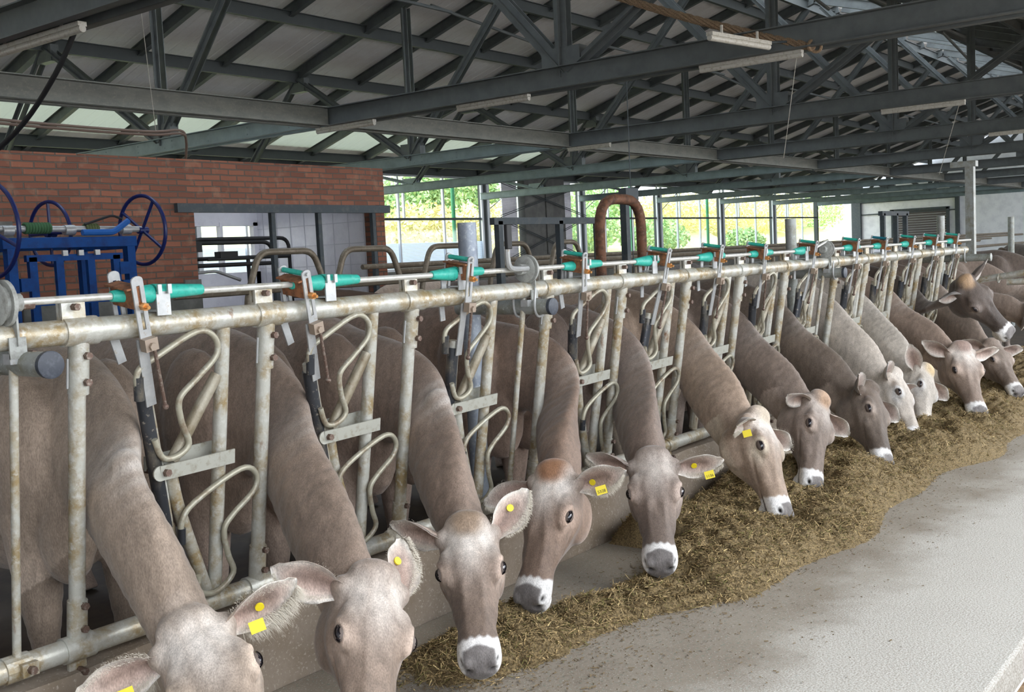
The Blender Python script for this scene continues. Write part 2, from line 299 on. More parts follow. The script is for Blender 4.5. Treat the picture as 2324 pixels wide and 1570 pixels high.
# trusses
ZC = 3.75-.125
def yw(y): return y+YC
def truss(x, k):
    t = empty('roof_truss', (x, yw(11.3), ZC), 'grey steel roof truss '+['passing over the top left corner', 'ending above the brick room', 'second behind the brick room', 'third beyond the brick room', 'fourth from the brick room, over the window wall', 'fifth from the brick room', 'sixth from the brick room', 'seventh from the brick room', 'eighth from the brick room', 'last before the white end wall'][min(k, 9)], 'roof truss', 'steel roof trusses')
    def P(y, z=None): return V(x, yw(y), ZC if z is None else z)
    b = MB(); b.channel(P(11.35), P(-.7), .09, .25, .012, 1); b.box((x+.08, yw(5.3), ZC+.128), (.22, 12, .006)); b.channel(P(11.35)+V(.16, 0, 0), P(-.7)+V(.16, 0, 0), .09, .25, .012, -1); obj('bottom_chord', b, STEEL, t, smooth=False)
    b = MB(); b.channel(P(23.2), P(11.35), .08, .22, .012, 1)
    b.channel(P(23.2)+V(.16, 0, 0), P(11.35)+V(.16, 0, 0), .08, .22, .012, -1)
    for i in range(0, 12):
        yy = yw(22.6-i*.95)
        for dz in (-.05, .05): b.box((x-.008, yy, ZC+dz), (.012, .02, .02))
        if i % 4 == 0: b.box((x-.008, yy+.2, ZC-.05), (.012, .02, .02))
    obj('bottom_chord_end', b, STEELL, t, smooth=False)
    for ya, yb in ((23.5, 11.3), (11.3, -.8)):
        b = MB(); b.ibeam(V(*RP(x+.08, ya, .16)), V(*RP(x+.08, yb, .16)), .14, .24, .014); obj('top_chord', b, STEEL, t, smooth=False)
    def web(ya, za, yb, zb, w=.15, m=STEEL, nm='web_member'):
        b = MB()
        for s in (-1, 1):
            off = V(.08+s*.055, 0, 0); b.bar(V(x, yw(ya), za)+off, V(x, yw(yb), zb)+off, w, .012, (1, 0, 0)); b.bar(V(x, yw(ya), za)+off*1.0+V(s*.03, 0, 0), V(x, yw(yb), zb)+off+V(s*.03, 0, 0), .012, .06, (1, 0, 0))
        obj(nm, b, m, t, smooth=False)
    for sgn in (1, -1):
        Y = lambda y: y if sgn > 0 else 22.6-y
        R = lambda y: RZ(y)+.02
        web(Y(15.3), ZC, Y(15.3), R(15.3), .17, STEEL, 'vertical_strut'); 
        web(Y(15.35), ZC+.05, Y(11.5), R(11.6), .16); web(Y(15.4), ZC+.05, Y(18.66), R(18.66), .14)
        web(Y(18.7), R(18.66), Y(20.8), ZC+.08, .12)
        web(Y(23.2), R(23.3)-.05, Y(21.0), ZC+.12, .08, STEELL)
        for (gy, gz, gw, gh) in ((15.3, ZC+.18, .55, .34), (20.9, ZC+.13, .5, .26), (18.66, R(18.66)-.12, .5, .3)):
            obj('gusset_plate', MB().box((x+.08, yw(Y(gy)), gz), (.16, gw, gh)), STEELL if sgn > 0 and gy > 20 else STEEL, t, smooth=False)
for k, x in enumerate(TX[1:11]): truss(x, k)
# longitudinal dusty beams at mid span, one per bay
for k in range(9):
    xa, xb = 4.63+6*k+.12, 10.63+6*k-.02
    b = MB(); b.channel((xa, yw(11.3), ZC+.0), (xb, yw(11.3), ZC), .09, .26, .012, 1); b.channel((xa, yw(11.3)+.16, ZC), (xb, yw(11.3)+.16, ZC), .09, .26, .012, -1)
    b.box(((xa+xb)/2, yw(11.3)+.08, ZC+.132), (xb-xa, .2, .006))
    tag(obj('longitudinal_beam', b, BEAMM, smooth=False), ['dusty grey beam across the top left, in front of the black hose', 'dusty grey beam running on from the corner above the brick room', 'third dusty grey beam in the line under the trusses', 'fourth dusty grey beam in the line under the trusses', 'fifth dusty grey beam in the line', 'sixth dusty grey beam in the line', 'seventh dusty grey beam in the line', 'eighth dusty grey beam in the line', 'farthest dusty grey beam in the line'][k], 'beam', 'mid-span beams between trusses')
# slender braces between trusses below the purlins
for k in range(1, 8):
    for y in (8.0, 14.6):
        b = MB(); b.cyl((4.63+6*k+.1, yw(y), RZ(y)-.25), (10.63+6*k, yw(y)+.6*(-1)**k, RZ(y)-.5), .035, 8)
        tag(obj('wind_brace', b, STEEL), 'thin dark tie rod after the '+ORDN[k]+' roof truss, '+('feed side' if y < 11 else 'window side'), 'brace', 'thin roof ties')
# skylight framing (lantern) along the ridge
b = MB()
for i in range(66):
    x = X0+i; b.bar(RP(x, 11.45, .96), RP(x, 8.5, .96), .05, .06)
    if i % 2: b.bar(RP(x, 11.3, .25), RP(x, 8.8, .25), .10, .16); b.bar(RP(x, 11.3, .3), RP(x, 11.4, .96), .06, .06, (1, 0, 0)); b.bar(RP(x, 8.7, .3), RP(x, 8.55, .96), .06, .06, (1, 0, 0)); b.bar(RP(x, 8.8, .3), RP(x+.9, 9.9, .95), .05, .05, (1, 0, 0))
for y in (11.2, 10.4, 9.6, 8.9): b.bar(RP(X0, y, .36), RP(X1, y, .36), .10, .05)
for y in (10.8, 9.2): b.bar(RP(X0, y, .92), RP(X1, y, .92), .06, .06)
struct('ceiling_skylight_frame', b, mat('pale_skylight_framing', (.62, .64, .62), .6), 'metal framing under the bright ridge skylight', smooth=False)

# unseen side wall added to cut the daylight: low block wall, posts and a continuous opening
b = MB(); b.box((32, -3.95, .35), (66, .2, 1.2)); b.box((32, -3.95, 3.9), (66, .2, .9)); struct('wall_unseen_side', b, BLOCKW, smooth=False)
b = MB(); b.box((X0-.1, 8.3, 4), (.2, 25, 9)); struct('wall_near_end', b, BLOCKW, smooth=False)
# ------------------------------------------------------------------ window wall (far side) and what lies outside
YW = 20.43
COLX = [28.95+6*k for k in range(-4, 7)]
b = MB()
b.box((32, YW+.05, .55), (66, .25, 1.36)); struct('wall_windows_base', b, PLAST, 'low grey wall under the long windows', smooth=False)
b = MB()
for x in COLX:
    b.box((x, YW+.02, 2.64), (.16, .22, 2.88))
struct('wall_window_columns', b, PURL, 'dark columns between the window bays', smooth=False)
for k, x in enumerate(COLX[:-1]):
    if x+6 > 64.9: break
    wn = 'window_%d' % (k+1)
    fr = MB()
    fr.box((x-.17, YW-.1, 2.75), (.09, .06, 3.1)); fr.box((x+.14, YW-.12, 2.75), (.14, .06, 3.1))
    for dx in (1.75, 2.0, 3.9): fr.box((x+dx, YW-.02, 2.75 if dx != 2.0 else 3.5), (.07 if dx != 2.0 else .05, .08, 3.05 if dx != 2.0 else 1.3))
    fr.box((x+3, YW-.02, 1.27), (5.9, .1, .08)); fr.box((x+3, YW-.02, 4.24), (5.9, .1, .06))
    f = struct(wn, fr, FRAMEW, 'tall window bay with white metal mullions, bay %s' % ['hidden behind the brick room', 'behind the brick room opening', 'behind the brick wall end', 'nearest the brick wall end', 'just right of the brick wall end', 'behind the bent brown pipe', 'third in view from the brick wall', 'fourth in view from the brick wall', 'fifth in view', 'last in view'][k], smooth=False)
    f['category'] = 'window'
    g = MB(); g.box((x+3, YW+.03, 3.55), (5.85, .006, 1.36)); g.box((x+3, YW+.03, 2.48), (5.85, .006, .74)); obj('upper_pane', g, GLASS, f, smooth=False)
    g = MB()
    if k in (4,):
        g.box((x+3, YW+.03, 1.72), (5.85, .006, .86)); obj('lower_pane', g, GLASS, f, smooth=False)
    elif k < 4:
        for i in range(26): g.box((x+3, YW+.05, 1.30+i*.032), (5.85, .012, .028))
        obj('lower_pane', g, POLY, f, smooth=False)
    else:
        g.box((x+3, YW+.03, 1.72), (5.85, .006, .86)); obj('lower_pane', g, GLASS, f, smooth=False)
    g = MB(); g.box((x+3, YW-.06, 2.87), (6.0, .07, .075)); obj('dark_transom', g, LINT, f, smooth=False)
    g = MB(); g.bar((x+.2, YW-.04, 3.15), (x+2.0, YW-.04, 4.1), .02, .02); obj('window_stay', g, LINT, f, smooth=False)
for i, x in enumerate((28.55, 40.4, 47.6)):
    b = MB(); b.cyl((x, YW+1.0, 0), (x, YW+1.0, 5), .07); tag(obj('drain_pipe', b, GREENP), 'green pole outside the windows, '+['left, by the brick wall', 'right of the bent brown pipe', 'farthest right'][i], 'pole', 'green poles outside')
# concrete block pillar with white louvres in the bay right of the first column
b = MB(); b.box((32.1, YW-.25, 2.2), (2.5, .3, 4.2)); b.box((32.15, YW-.42, 2.87), (.1, .06, 2.6)); struct('wall_block_infill', b, mat('grey_block_infill', (.17, .17, .16), .9, 0, [(2, (.12, .12, .115), .4, .6, 5)]), 'grey concrete block infill between the windows', smooth=False)
for i, (xa, xb) in enumerate(((29.9, 30.75), (33.45, 34.2))):
    b = MB()
    for j in range(50): b.box(((xa+xb)/2, YW-.1, 1.35+j*.058), (xb-xa, .03, .05), Matrix.Rotation(.5, 3, 'X'))
    tag(obj('louvre_panel', b, WHITEW, smooth=False), 'white slatted louvre panel %s of the grey block infill' % ['left', 'right'][i], 'louvre')
b = MB()
for (xa, za, xb, zb) in ((29.3, 1.3, 34.6, 2.8), (29.3, 2.8, 34.6, 1.3), (29.3, 2.9, 34.6, 4.1), (29.3, 4.1, 34.6, 2.9)):
    for d in (0, .06): b.cyl((xa, YW-.5, za+d), (xb, YW-.5, zb+d), .014, 6)
tag(obj('cross_bracing', b, LINT), 'thin crossed tie rods in front of the grey block infill', 'bracing')
# end wall
XE = 64.9
b = MB(); b.box((XE+.15, 8.0, 4.2), (.3, 26, 8.6)); struct('wall_end', b, BLOCKW, 'whitewashed block wall at the far end', smooth=False)
b = MB()
for i in range(22): b.box((XE-.03, 16.46, .1+i*.14), (.06, 3.0, .11))
d = struct('door_1', b, SHUT, 'dark roller shutter in the white end wall', smooth=False)
b = MB(); b.box((XE-.06, 18.05, 1.6), (.12, .16, 3.1)); b.box((XE-.06, 14.9, 1.6), (.12, .16, 3.1)); b.box((XE-.06, 16.5, 3.12), (.12, 3.4, .14)); obj('door_frame', b, LINT, d, smooth=False)
b = MB(); b.box((XE-.1, 14.35, 2.2), (.2, .22, 4.4)); b.box((XE-.1, 20.2, 2.2), (.2, .5, 4.4)); b.box((XE-.06, 17.3, 3.72), (.1, 6, .12)); b.box((XE-.06, 17.3, 2.98), (.06, 6, .07))
struct('trim_end_columns', b, LINT, 'dark steel posts on the white end wall', smooth=False)
# hillside beyond the windows
ns, mt = 120, 26
b = MB(); vs = []; fs = []
for i in range(ns+1):
    for j in range(mt+1):
        x = -5+130*i/ns; v = j/mt; y = 24+16*v
        z = -.3+5.0*(v**.8)*(1+.12*math.sin(x*.23)+.06*math.sin(x*.9+1))+.35*math.sin(x*1.3+v*9)*v+RNG.normal()*.10
        vs.append((x, y, z))
for i in range(ns):
    for j in range(mt): a = i*(mt+1)+j; fs.append((a, a+mt+1, a+mt+2, a+1))
b.add(vs, fs)
HILL = mat('flowering_scrub', (.60, .58, .26), .95, 0, [(2.2, (.45, .55, .25), .42, .6, 8), (1.1, (.80, .66, .34), .5, .62, 6), (5, (.45, .28, .2), .66, .74, 5)], (6, 1))
struct('floor_hillside', b, HILL, 'yellow and green scrub bank outside the windows')
LEAF = mat('shrub_leaf', (.30, .52, .22), .8, 0, [(6, (.52, .60, .26), .42, .6, 4)]); LEAFY = mat('yellow_scrub_leaf', (.80, .68, .34), .85, 0, [(6, (.60, .60, .28), .42, .6, 4)])
def leaves(cx, cy, cz, rx, rz, n, s):
    p = RNG.normal(size=(n, 3)); p /= np.linalg.norm(p, axis=1)[:, None]; rr = RNG.uniform(.25, 1, n)**.5
    c = np.c_[cx+p[:, 0]*rx*rr, cy+p[:, 1]*rx*rr, cz+(p[:, 2]+.2)*rz*rr*(1-.35*np.abs(p[:, 0]))]
    a = RNG.normal(size=(n, 3)); a /= np.linalg.norm(a, axis=1)[:, None]; q = RNG.normal(size=(n, 3)); q = np.cross(a, q); q /= np.linalg.norm(q, axis=1)[:, None]
    v = np.stack([c-a*s, c+q*s*.5, c+a*s, c-q*s*.5], 1).reshape(-1, 3); f = np.arange(4*n).reshape(-1, 4)
    me = bpy.data.meshes.new('foliage'); me.from_pydata(v.tolist(), [], f.tolist()); return me
shr = [(37.5, 30, 4.6, 1.4, 1.9, 0), (39.6, 31, 4.9, 1.2, 1.9, 0), (35.2, 30, 4.0, 1.3, 1.3, 0), (42.2, 31, 4.7, .8, 1.5, 0), (41, 28, 3.0, 2, 1.2, 1), (36.5, 27, 2.4, 2.4, 1.3, 1), (33, 27, 2.6, 2, 1.2, 1), (53, 31, 4.2, 2, 1.4, 0), (58, 30, 3.2, 2.4, 1.6, 1), (63, 31, 3.6, 2.6, 1.5, 1), (68, 30, 3.2, 2.4, 1.6, 1), (73, 30, 3.4, 2.4, 1.6, 1), (48.5, 29, 2.6, 1.8, 1.5, 0), (79, 31, 3.6, 2.6, 1.6, 1), (52, 27, 2.0, 2, 1.2, 0), (85, 31, 3.6, 2.6, 1.6, 0), (61, 26, 1.6, 1.4, .9, 0)]
shr.sort(key=lambda q: (q[5], q[0]))
for i, (x, y, z, r, h, c) in enumerate(shr):
    m = leaves(x, y, z, r, h, 2600, .13); tag(obj('shrub', m, LEAFY if c else LEAF), ORDN[i-(sum(1 for q in shr if not q[5]) if c else 0)]+(' yellow flowering' if c else ' green leafy')+' shrub from the left, on the bank outside the windows', 'shrub', 'shrubs on the bank')
b = MB(); b.box((50, 24, -.45), (150, 8, .3)); struct('floor_outside', b, HAYG, smooth=False)
# ------------------------------------------------------------------ brick room
BY, BX, BT = 8.33, 11.63, 2.94
b = MB()
b.box((1.6, BY+.12, 1.42), (13.3, .24, 3.04)); b.box((9.95, BY+.12, 2.665), (3.4, .24, .55)); b.box((11.54, BY+.12, 1.15), (.18, .24, 2.5))
struct('wall_brick', b, BRICK, 'red brick wall of the low room at left', smooth=False)
b = MB(); b.box((8.16, BY-.004, .7), (.24, .02, 1.5)); b.box((7.05, BY-.012, 1.2), (2.2, .03, .3)); b.box((5.6, BY-.012, 2.0), (.62, .03, .36)); b.box((4.65, BY-.012, 2.0), (.5, .03, .36)); struct('trim_render_patches', b, PLAST, 'grey cement patches on the brick wall', smooth=False)
b = MB(); b.box((9.83, BY-.03, 2.335), (3.72, .08, .11)); struct('trim_lintel', b, LINT, 'dark steel lintel above the room opening', smooth=False)
for i, x in enumerate((9.5, 10.33, 11.40)):
    b = MB(); b.box((x, BY+.02, 1.1), (.065, .065, 2.37)); tag(obj('steel_upright', b, LINT, smooth=False), 'dark steel upright in the brick room opening, '+['left one', 'middle one', 'right one by the wall end'][i], 'post', 'uprights in the room opening')
b = MB(); b.box((11.5, 9.8, 1.35), (.08, 2.7, 2.9)); 
struct('wall_room_side', b, WHITEW, 'white tiled side wall inside the brick room', smooth=False)
b = MB(); b.box((10.2, 11.1, 2.62), (2.6, .1, .75)); b.box((6.5, 11.1, 1.4), (7.2, .1, 3.0)); b.box((10.5, 11.1, .7), (2.0, .1, 1.6)); b.box((11.42, 11.1, 1.8), (.1, .1, 1.0)); b.box((10.72, 11.08, 1.9), (.05, .1, .8))
struct('wall_room_back', b, WHITEW, 'white back wall of the brick room with a window opening', smooth=False)
b = MB()
for k in range(8): b.box((11.455, 8.6+.33*k, 1.5), (.006, .012, 1.9))
for k in range(5): b.box((11.455, 9.8, .9+.32*k), (.006, 2.5, .01))
tag(struct('trim_tile_joints', b, mat('tile_joint', (.66, .66, .72), .6), 'thin tile joints on the white side wall', smooth=False), None, None)
# milking gate frames inside the room
def pipeobj(name, paths, r, m, label, cat, group=None, parent=None, fr=.06):
    b = MB()
    for p in paths: b.tube(fillet(p, fr), r, 10)
    o = obj(name, b, m, parent)
    return tag(o, label, cat, group) if not parent else o
yy = 9.4
pipeobj('room_gate', [[(8.3, yy, -.07), (8.3, yy, 1.93), (10.35, yy, 1.93), (10.35, yy, -.07)], [(8.3, yy, 1.62), (10.3, yy, 1.62)], [(8.9, yy, .2), (8.9, yy, 1.9)]], .03, BLACK, 'black arched gate frame inside the brick room, left', 'gate', None, None, .18)
pipeobj('room_gate', [[(9.3, yy+.5, -.07), (9.3, yy+.5, 2.0), (11.1, yy+.5, 2.0), (11.1, yy+.5, -.07)], [(9.3, yy+.5, 1.72), (11.1, yy+.5, 1.72)], [(10.3, yy+.5, .2), (10.3, yy+.5, 1.75)]], .03, BLACK, 'black arched gate frame inside the brick room, right', 'gate', None, None, .18)
b = MB(); b.box((8.8, yy, 1.88), (.55, .14, .14)); b.box((9.6, yy+.1, 1.75), (.3, .14, .12)); b.cyl((9.2, yy, 1.7), (9.9, yy, 1.7), .02); tag(obj('gate_latch', b, BLACK), 'black latch housing on the room gate', 'latch')
pipeobj('room_rail', [[(8.6, 9.1, -.07), (8.6, 9.1, 1.52), (9.1, 9.1, 1.54), (9.5, 9.1, 1.4)]], .022, ZINC, 'pale bent pipe rail inside the brick room', 'rail', None, None, .06)
# ------------------------------------------------------------------ blue chute
ch = empty('cattle_crush', (5.6, 6.6, 0), 'blue steel cattle crush with hand wheels by the brick wall', 'cattle crush')
cy = 6.53
def cpart(n, f, m=BLUE, **k): b = MB(); f(b); return obj(n, b, m, ch, **k)
cpart('top_beam', lambda b: b.box((5.53, cy, 1.88), (1.36, .09, .10)), smooth=False, bev=.006)
cpart('top_beam', lambda b: b.box((5.53, cy+.85, 1.88), (1.36, .08, .09)), smooth=False)
for i, x in enumerate((4.93, 6.14)):
    cpart('post', lambda b: b.box((x, cy, .9), (.085, .085, 1.9)), smooth=False)
    cpart('post', lambda b: b.box((x, cy+.85, .9), (.08, .08, 1.9)), smooth=False)
    cpart('side_beam', lambda b: [b.box((x, cy+.42, z), (.06, .85, .06)) for z in (1.84, .6)], smooth=False)
fr = cpart('gate_frame', lambda b: [b.box((5.55, cy-.02, 1.74), (.98, .05, .06)), b.box((5.12, cy-.02, 1.0), (.075, .05, 1.5)), b.box((5.97, cy-.02, 1.0), (.075, .05, 1.5)), b.box((5.55, cy-.02, .4), (.9, .05, .06)), b.box((5.55, cy-.02, 1.33), (.9, .04, .06))], smooth=False)
for x in (5.38, 5.70): cpart('gate_bar', lambda b: b.box((x, cy-.02, 1.05), (.075, .045, 1.4)), smooth=False)
for x, z in ((5.04, 1.5), (6.05, 1.62), (6.07, 1.44)): cpart('hinge', lambda b: b.box((x, cy-.03, z), (.11, .05, .12)), smooth=False)
cpart('winding_shaft', lambda b: b.cyl((4.75, cy+.05, 2.02), (6.35, cy+.05, 2.0), .03), ZINC)
cpart('green_rope', lambda b: [b.torus((5.12+i*.028, cy+.05, 2.02), (1, .1, 0), .042, .014, 14, 6) for i in range(9)], mat('green_rope_coil', (.05, .14, .06), .9))
cpart('green_rope', lambda b: [b.torus((5.72+i*.028, cy+.05, 2.01), (1, .1, 0), .04, .014, 14, 6) for i in range(5)], mat('olive_rope_coil', (.12, .15, .06), .9))
cpart('bracket_arm', lambda b: b.tube(fillet([(5.62, cy-.06, 1.97), (5.95, cy-.06, 1.97), (6.12, cy-.06, 2.08)], .04), .03, 8), mat('bright_blue_steel', (.02, .12, .42), .4))
cpart('brake_lever', lambda b: b.tube(fillet([(5.7, cy+.02, 2.05), (6.0, cy+.02, 2.14), (6.1, cy+.02, 2.1)], .05), .012, 8), BLACK)
cpart('bearing', lambda b: [b.cyl((x, cy+.05, 2.0), (x+.1, cy+.05, 2.0), .05) for x in (4.9, 5.5, 6.1)], ZINC)
cpart('clip', lambda b: [b.box((x, cy-.07, 1.78), (.05, .03, .05)) for x in (5.42, 5.58, 5.75)], ZINC, smooth=False)
def wheel(c, R_, ax, ph=0, m=NAVY):
    b = MB(); ax = Vector(ax).normalized(); c = Vector(c); b.torus(c, ax, R_, .019, 36, 8)
    u = Vector((0, 0, 1)); u = (u-ax*u.dot(ax)).normalized(); v = ax.cross(u)
    for k in range(4):
        a = ph+k*PI/2; b.cyl(c, c+(u*math.cos(a)+v*math.sin(a))*R_, .016, 8)
    b.cyl(c-ax*.05, c+ax*.06, .035); obj('hand_wheel', b, m, ch)
wheel((6.34, cy+.05, 1.99), .345, (1, .1, 0), .6)
wheel((5.78, cy+.8, 2.0), .32, (1, .12, 0), 0); wheel((5.12, cy+.85, 1.98), .27, (1, .12, 0), 0); wheel((4.72, cy-.1, 2.0), .42, (1, .1, 0), .4)
for i, (x, r) in enumerate(((5.3, .03), (5.42, .04), (5.18, .025), (4.95, .03))):
    b = MB(); b.cyl((x, BY-.1, -.05), (x, BY-.1, 2.0), r); tag(obj('wall_pipe', b, mat('white_pvc', (.5, .5, .47), .5)), 'pale vertical pipe behind the blue crush, '+['second from right', 'rightmost', 'third from right', 'leftmost'][i], 'pipe', 'pale pipes behind the crush')
b = MB(); b.tube(smooth_path([(5.5, BY-.15, 1.7), (5.52, BY-.15, 1.3), (5.62, BY-.14, 1.0), (5.6, BY-.14, .6)]), .01, 6); tag(obj('cable', b, BLACK), 'thin black cable hanging by the pale pipes', 'cable')
# ------------------------------------------------------------------ stall dividers behind the cows
def loop(x0, x1, y, z0=1.3, z1=1.69, m=LOOPM, lab='', r=.03, leg=.16):
    return pipeobj('stall_divider', [[(x0-leg, y, z0-.5), (x0-leg, y, z0), (x0, y, z1), (x1, y, z1), (x1+leg, y, z0), (x1+leg, y, z0-.5)]], r, m, lab, 'stall divider', 'bent pipe stall dividers', None, .12)
for i, (a, b_) in enumerate(((6.12, 6.75), (7.15, 7.78), (8.37, 8.95), (9.5, 10.05), (10.64, 11.1))):
    loop(a, b_, 4.53, 1.28, 1.69, LOOPM, 'brown bent pipe divider behind the cows, '+['in front of the white room', 'at the end of the brick wall', 'left of the zinc post', 'right of the zinc post', 'near the rusty arch'][i])
for i, (z, y) in enumerate(((1.36, 4.5), (1.20, 4.5), (1.44, 5.6), (1.5, 7.2), (1.3, 9.0), (1.46, 10.5))):
    b = MB(); b.cyl((5.2 if i < 2 else 7+i, y, z), (30+i*5, y, z), .035, 8); r_ = tag(obj('stall_rail', b, LOOPM), 'long dark pipe stall rail, '+['upper of the nearest pair', 'lower of the nearest pair', 'second row behind the cows', 'third row behind the cows', 'fourth row behind the cows', 'farthest row, below the windows'][i], 'rail', 'long stall rails')
    for q in range(5): obj('rail_post', MB().cyl((8+i+q*4.5, y+.05, -.07), (8+i+q*4.5, y+.05, z+.03), .035, 8), LOOPM, r_)
b = MB(); b.tube([(5.3, 3.2, 1.36), (6.1, 3.4, 1.3), (6.4, 3.4, 1.28), (6.42, 3.4, -.07)], .04, 10); tag(obj('bent_bar', b, WOOD), 'dark slanting pole behind the second headlock', 'bar')
RA = 3.03
pipeobj('pipe_arch', [[(9.3, RA, -.07), (9.32, RA, 2.09), (10.14, RA, 2.09), (10.16, RA, -.07)]], .055, RUSTP, 'thick rusty brown pipe arch standing among the cows', 'pipe arch', None, None, .3)
b = MB(); b.box((9.25, RA+.6, 1.9), (1.9, .06, .07)); b.box((8.4, RA+.6, .9), (.07, .06, 2)); b.box((9.45, RA+.6, .9), (.07, .06, 2)); b.box((10.2, RA+.6, .9), (.09, .06, 2.0)); tag(obj('stall_gate', b, LINT, smooth=False), 'dark square steel frame behind the rusty arch', 'gate')
b = MB(); b.box((10.75, 3.6, 1.0), (.08, .08, 2.35)); b.box((10.85, 3.6, 2.2), (.28, .1, .14)); b.cyl((10.9, 3.6, 1.0), (10.9, 3.6, 3.6), .006, 6); tag(obj('winch_post', b, LINT, smooth=False), 'dark post with a small winch and thin cable', 'post')
for i, (x, y, s) in enumerate(((24.5, 5.2, 1), (33, 3.0, .8))):
    b = MB()
    for dx in (0, .9, 1.6): b.box((x+dx, y, 1.0), (.1, .1, 2.2))
    b.box((x+.8, y, 2.1), (1.9, .1, .1)); 
    if i: b.box((x+.4, y, 2.4), (.09, .09, 1.6)); b.bar((x+1.2, y, 2), (x+1.6, y, 1.2), .08, .08)
    tag(obj('stall_gate', b, RUSTP if i else LINT, smooth=False), ['dark steel frame by the far windows', 'rusty steel frame before the white end wall'][i], 'gate')
# posts
for i, (x, y, z, r) in enumerate(((3.99, .36, 1.72, .046), (7.87, .36, 1.73, .042), (11.82, .36, 1.75, .04), (19.8, 1.45, 1.8, .05))):
    b = MB(); b.cyl((x, y, -.07), (x, y, z), r, 20); tag(obj('stall_post', b, POSTM if i < 1 else STUB), 'round zinc post '+['between third and fourth headlock panels, with a bluish top', 'behind the middle of the fence', 'at the far end of the fence', 'at the right edge of view'][i], 'post', 'round zinc posts')
b = MB(); b.box((14.05, .63, 1.72), (.10, .10, 1.3)); b.box((14.05, .70, 2.405), (.12, .30, .07)); tag(obj('t_post', b, STUB, smooth=False), 'square zinc post with a short cross piece on top', 'post')
# back-row rails at far right
b = MB()
b.cyl((12.2, .2, 1.03), (12.2, -1.0, 1.2), .035); b.cyl((12.2, -.2, 1.02), (12.25, -.55, 1.02), .035)
b.torus((12.2, -.12, 1.06), (0, 1, .1), .045, .008, 14, 6)
tag(obj('gate_pipe', b, PIPE), 'pale pipe rail beside the dark cow at the right edge', 'rail')
# lamps
def lamp(a, b_, lab, hg=.06):
    a, b_ = Vector(a), Vector(b_); t = empty('strip_lamp', (a+b_)/2, lab, 'lamp', 'fluorescent strip lamps')
    m = MB(); m.bar(a+V(0, 0, .035), b_+V(0, 0, .035), .075, .035); [m.box(q+V(0, 0, .035+hg), (.02, .02, 2*hg)) for q in (a*.8+b_*.2, a*.2+b_*.8)]; obj('lamp_housing', m, TUBEL, t, smooth=False)
    m = MB(); m.tube([a, b_], .03, 12); obj('lamp_tube', m, TUBEL, t)
lamp((10.72, 1.39, 3.46), (10.72, 2.55, 3.46), 'strip lamp hanging under the rope end')
lamp((9.31, 1.72, 3.50), (10.26, 1.55, 3.50), 'strip lamp lying across under the rope bundle', .05)
lamp((10.72, 4.88, 3.46), (10.72, 6.02, 3.46), 'strip lamp under the chord, above the windows')
lamp((10.72, 7.53, 3.46), (10.72, 8.68, 3.46), 'strip lamp at the beam corner above the brick room')
lamp((16.72, 1.37, 3.46), (16.72, 2.59, 3.46), 'strip lamp under the second chord at right')
lamp((22.72, 1.3, 3.46), (22.72, 2.49, 3.46), 'strip lamp under the third chord at the right edge')
lamp((16.72, 7.5, 3.46), (16.72, 8.42, 3.46), 'strip lamp beyond the beam corner')
lamp((4.72, 4.72, 3.46), (4.72, 6.2, 3.46), 'strip lamp at the top left corner')
tag(obj('lamp_bracket', MB().cyl((10.2, 1.56, 3.54), (10.68, 1.5, 3.60), .012, 8), LINT), 'thin dark bracket holding the strip lamp under the rope', 'bracket')
# hoses, rope, wires
b = MB(); b.tube(smooth_path([(4.86, 4.95, 3.62), (4.8, 5.3, 3.2), (4.75, 5.9, 2.8), (4.6, 6.6, 2.5), (4.2, 7.2, 2.3)]), .022, 10); tag(obj('black_hose', b, BLACK), 'black hose drooping across the top left', 'hose')
b = MB()
for d in (0, .035): b.tube(smooth_path([(4.6, 7.6, 3.14+d), (6.0, 7.7, 3.12+d), (7.3, 7.8, 3.13+d), (7.9, 8.0, 3.20+d), (8.12, 8.2, 3.14), (8.24, 8.4, 2.95)]), .016, 8)
tag(obj('brown_cable', b, mat('brown_cable_sheath', (.16, .11, .085), .7)), 'pair of brown cables running to the brick wall top', 'cable')
b = MB()
for k in range(5):
    P = []
    for i in range(40):
        t = i/39; x = 10.6+.05*t; y = 3.62-2.36*t; z = 4.46-.95*t-.10*(4*t*(1-t))*.4
        P.append((x+.03*math.cos(k*1.26+i*.7), y, z+.032*math.sin(k*1.26+i*.7)))
    b.tube(P, .018, 6)
b.torus((10.64, 1.26, 3.52), (.3, 1, .2), .045, .018, 14, 6); b.torus((10.66, 1.22, 3.50), (1, .2, .2), .05, .016, 14, 6)
tag(obj('hemp_rope', b, ROPEM), 'frayed brown rope bundle hanging at the top right', 'rope')
for i, (p, q) in enumerate((((10.72, 1.45, 3.46), (11.6, 2.0, 2.5)), ((5.6, 5.3, 4.6), (6.6, 6.6, 3.0)), ((16.72, 1.45, 3.46), (17.6, 2.0, 2.5)))):
    b = MB(); b.cyl(p, q, .004, 5); tag(obj('thin_wire', b, TUBEL), 'thin pale wire hanging from the '+['rope end', 'top left roof', 'second chord'][i], 'wire')
